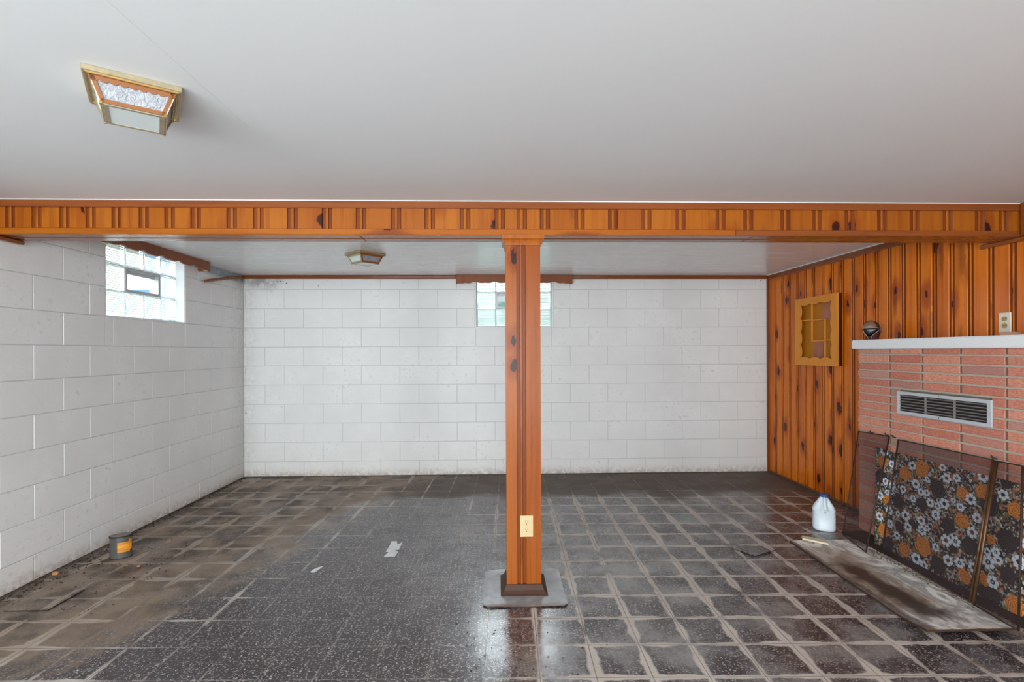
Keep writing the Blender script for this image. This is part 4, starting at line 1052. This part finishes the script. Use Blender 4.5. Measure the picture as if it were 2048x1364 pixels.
# ---------------------------------------------------------------- jug
jug = root('plastic_jug', 'white plastic gallon jug with a blue cap standing by the panelling and fire screen', 'jug', (2.397, 3.672, 0.0008), math.radians(-26))
def jug_body():
    bm = bmesh.new(); n = 40; prof = [(0, .070, .070), (.004, .080, .080), (.010, .086, .084), (.030, .0875, .085), (.031, .0862, .084), (.095, .0865, .084), (.140, .0865, .084), (.142, .0880, .0855), (.147, .0880, .0855), (.149, .0855, .083), (.165, .080, .078), (.185, .068, .066), (.205, .052, .050), (.222, .036, .035), (.232, .026, .026), (.246, .0245, .0245)]
    rings = []
    for z, rx, ry in prof:
        ring = []
        for k in range(n):
            a = 2*PI*k/n; c, s = math.cos(a), math.sin(a)
            p = 3.0 if z < .15 else 3.0-(z-.15)*12; p = max(2, p)
            sc = (abs(c)**p+abs(s)**p)**(-1/p)
            # scooped grip either side of the handle, which points to local -y
            sh = 0
            if z > .12:
                w = math.exp(-((z-.178)/.038)**2)
                for a0, am in ((-PI/2+.62, .50), (-PI/2-.62, .36)):
                    da = (a-a0+PI) % (2*PI)-PI; sh = max(sh, am*w*math.exp(-(da/.42)**2))
            ring.append(bm.verts.new((rx*c*sc*(1-sh)*(.84 if z < .22 else 1), ry*s*sc*(1-sh)*(.84 if z < .22 else 1), z)))
        rings.append(ring)
    for a, b in zip(rings, rings[1:]):
        for k in range(n): bm.faces.new((a[k], a[(k+1) % n], b[(k+1) % n], b[k]))
    bm.faces.new(rings[0][::-1]); bm.faces.new(rings[-1]); return mesh_bm(bm, smooth=True)
link('body', jug_body(), M_jug, jug, local=True)
link('handle', tube_me([(0, -.020, .238), (0, -.036, .232), (0, -.050, .212), (0, -.061, .185), (0, -.066, .160), (0, -.064, .140)], [.009, .010, .010, .010, .010, .009], 12), M_jug, jug, local=True)
bm = bmesh.new(); nn = 24; prism(bm, [((.0275+.0008*(k % 2))*math.cos(2*PI*k/48), (.0275+.0008*(k % 2))*math.sin(2*PI*k/48)) for k in range(48)], .240, .262)
bmesh.ops.bevel(bm, geom=[e for e in bm.edges if all(v.co.z > .261 for v in e.verts)], offset=.003, segments=2, affect='EDGES')
link('cap', mesh_bm(bm), M_cap, jug, local=True, label='dark blue screw cap')

# ---------------------------------------------------------------- tin can
can = root('tin_can', 'dented grey oval tin with an orange label on the floor by the left wall', 'can', (-2.435, 3.345, .0008), math.radians(25))
def oval(z0, z1, rx, ry, n=36, dent=0):
    bm = bmesh.new(); rings = []
    for z in np.linspace(z0, z1, 7):
        ring = []
        for k in range(n):
            a = 2*PI*k/n; dd = 1-dent*math.exp(-((a-4.1)/.25)**2)*math.sin(PI*(z-z0)/(z1-z0))
            ring.append(bm.verts.new((rx*math.cos(a)*dd, ry*math.sin(a)*dd, z)))
        rings.append(ring)
    for a, b in zip(rings, rings[1:]):
        for k in range(n): bm.faces.new((a[k], a[(k+1) % n], b[(k+1) % n], b[k]))
    bm.faces.new(rings[0][::-1]); bm.faces.new(rings[-1]); return mesh_bm(bm, smooth=False)
link('body', oval(.004, .134, .059, .040, dent=.06), M_can, can, local=True)
link('rim', oval(.134, .143, .062, .043), M_slot, can, local=True)
link('rim', oval(0, .005, .061, .042), M_slot, can, local=True)
link('lid', oval(.143, .1445, .056, .038), M_canlid, can, local=True)
bm = bmesh.new(); A = [];
for k in range(13):
    a = -1.75+1.55*k/12; A.append((.0600*math.cos(a), .0410*math.sin(a)))
lo = [bm.verts.new((x*1.004, y*1.004, .040+(.012 if i > 9 else 0))) for i, (x, y) in enumerate(A)]; hi = [bm.verts.new((x*1.004, y*1.004, .104+(.016 if i > 8 else 0))) for i, (x, y) in enumerate(A)]
for i in range(12): bm.faces.new((lo[i], lo[i+1], hi[i+1], hi[i]))
r_ = bmesh.ops.extrude_face_region(bm, geom=bm.faces[:])
for v in [q for q in r_['geom'] if isinstance(q, bmesh.types.BMVert)]: v.co.x *= .985; v.co.y *= .985
link('label_patch', mesh_bm(bm), M_canlab, can, local=True, label='torn orange paper label')

# ---------------------------------------------------------------- paper, strip, loose tiles, crumbs
def flat(name, pts, z, th, mat, label, cat, tilt=None):
    me = prism_me(pts, 0, th)
    if name == 'loose_tile':
        me.materials.append(mat); me.materials.append(M_slot)
        for p_ in me.polygons:
            if abs(p_.normal.z) < .5: p_.material_index = 1
    if tilt:
        for v in me.vertices: v.co.z += tilt(v.co.x, v.co.y)
    return tag(link(name, me, mat, None, (0, 0, z)), label, cat)
flat('paper_scrap', [(-.737, 3.292), (-.666, 3.289), (-.659, 3.36), (-.688, 3.395), (-.662, 3.40), (-.662, 3.535), (-.690, 3.49), (-.705, 3.549), (-.743, 3.552), (-.738, 3.46), (-.742, 3.37), (-.722, 3.36)], .0008, .0012, M_paper, 'torn white paper strip on the bare dark floor left of the column', 'paper')
flat('white_chip', [(-1.125, 3.072), (-1.100, 3.068), (-1.083, 3.12), (-1.076, 3.15), (-1.10, 3.135), (-1.122, 3.10)], .0008, .003, M_paper, 'small white teardrop chip on the dark floor left of the paper strip', 'chip')
flat('wood_strip', [(2.088, 3.428), (2.112, 3.480), (2.238, 3.385), (2.205, 3.330)], .0165, .012, M_stick, 'short cream wooden strip lying on the near-left corner of the stained board', 'wood strip')
flat('loose_tile', [(1.552, 3.338), (1.633, 3.187), (1.831, 3.293), (1.740, 3.455)], .0006, .004, M_floor, 'dark loose floor tile lying askew left of the stained board', 'tile', tilt=lambda x, y: max(0, (3.45-y))*.022)
flat('loose_tile', [(-2.520, 2.660), (-2.300, 2.657), (-2.296, 2.882), (-2.518, 2.889)], .0006, .004, M_floor, 'lifted brown dusty floor tile by the left wall, near the camera', 'tile', tilt=lambda x, y: max(0, (x+2.52))*.014)
def lump(name, loc, s, mat, label, cat, seed=0, group=None):
    bm = bmesh.new(); bmesh.ops.create_icosphere(bm, subdivisions=1, radius=1)
    for v in bm.verts:
        f = 1+.35*mnoise.noise(v.co*1.7+Vector((seed, 0, 0))); v.co = Vector((v.co.x*s*f, v.co.y*s*.7*f, max(-.45, v.co.z)*s*.6+.27*s))
    o = link(name, mesh_bm(bm), mat, None, loc); return tag(o, label, cat, group)
lump('orange_crumb', (-2.640, 3.10, .0006), .022, M_orn, 'orange crumb at the foot of the left wall, left of the tin', 'crumb', 1)
lump('orange_crumb', (-2.215, 3.19, .0006), .013, M_orn, 'tiny orange crumb on the dusty floor in front of the tin', 'crumb', 2)
def crumbs(name, pts, mat, label):
    bm = bmesh.new()
    for (x, y, z, s) in pts:
        m = Matrix.Translation((x, y, z+s*.35)) @ Matrix.Rotation(random.random()*6, 4, 'Z') @ Matrix.Diagonal((s*random.uniform(.8, 1.6), s, s*.55, 1))
        bmesh.ops.create_icosphere(bm, subdivisions=0 if False else 1, radius=1, matrix=m)
    return tag(link(name, mesh_bm(bm), mat), label, 'debris', kind='stuff')
P = []
for _ in range(420):
    y = random.uniform(2.3, 5.4); P.append((XL+.012+abs(random.gauss(0, .06))*(1.3 if y < 3.6 else .5), y, .0004, random.uniform(.002, .007)))
for _ in range(160):
    y = random.uniform(2.6, 3.7); P.append((random.uniform(-2.62, -2.0), y, .0004, random.uniform(.0015, .005)))
for _ in range(200):
    x = random.uniform(-2.6, 2.9); P.append((x, YD-.006-abs(random.gauss(0, .02)), .0004, random.uniform(.002, .006)))
P = [p for p in P if not (-2.54 < p[0] < -2.28 and 2.63 < p[1] < 2.91) and math.hypot(p[0]+2.435, p[1]-3.345) > .08]
crumbs('dark_crumbs', P, M_crumb, 'dark crumbs of dirt gathered along the foot of the left and back walls')
P = [(random.gauss(-.05, .16), random.uniform(2.06, 2.5), .0004, random.uniform(.0015, .0045)) for _ in range(50)]+[(random.gauss(.25, .22), random.uniform(2.06, 2.6), .0004, random.uniform(.0015, .004)) for _ in range(45)]
crumbs('floor_specks', P, M_crumb, 'black specks scattered on the glossy floor in front of the column')
P = []
for _ in range(420):
    y = random.uniform(2.25, 3.45); P.append((2.43+.03*(3.45-y)*0+random.gauss(0, .022), y, .0145, random.uniform(.0015, .005)))
for _ in range(150):
    y = random.uniform(3.7, 5.40); P.append((XR-.03-abs(random.gauss(0, .025)), y, .0006, random.uniform(.0015, .0045)))
P = [p for p in P if not (p[0] > 2.38 and p[2] > .01 and p[0] > 2.47)]
crumbs('brown_debris', P, M_crumb2, 'brown flaky debris along the foot of the fire screen and the panelling')
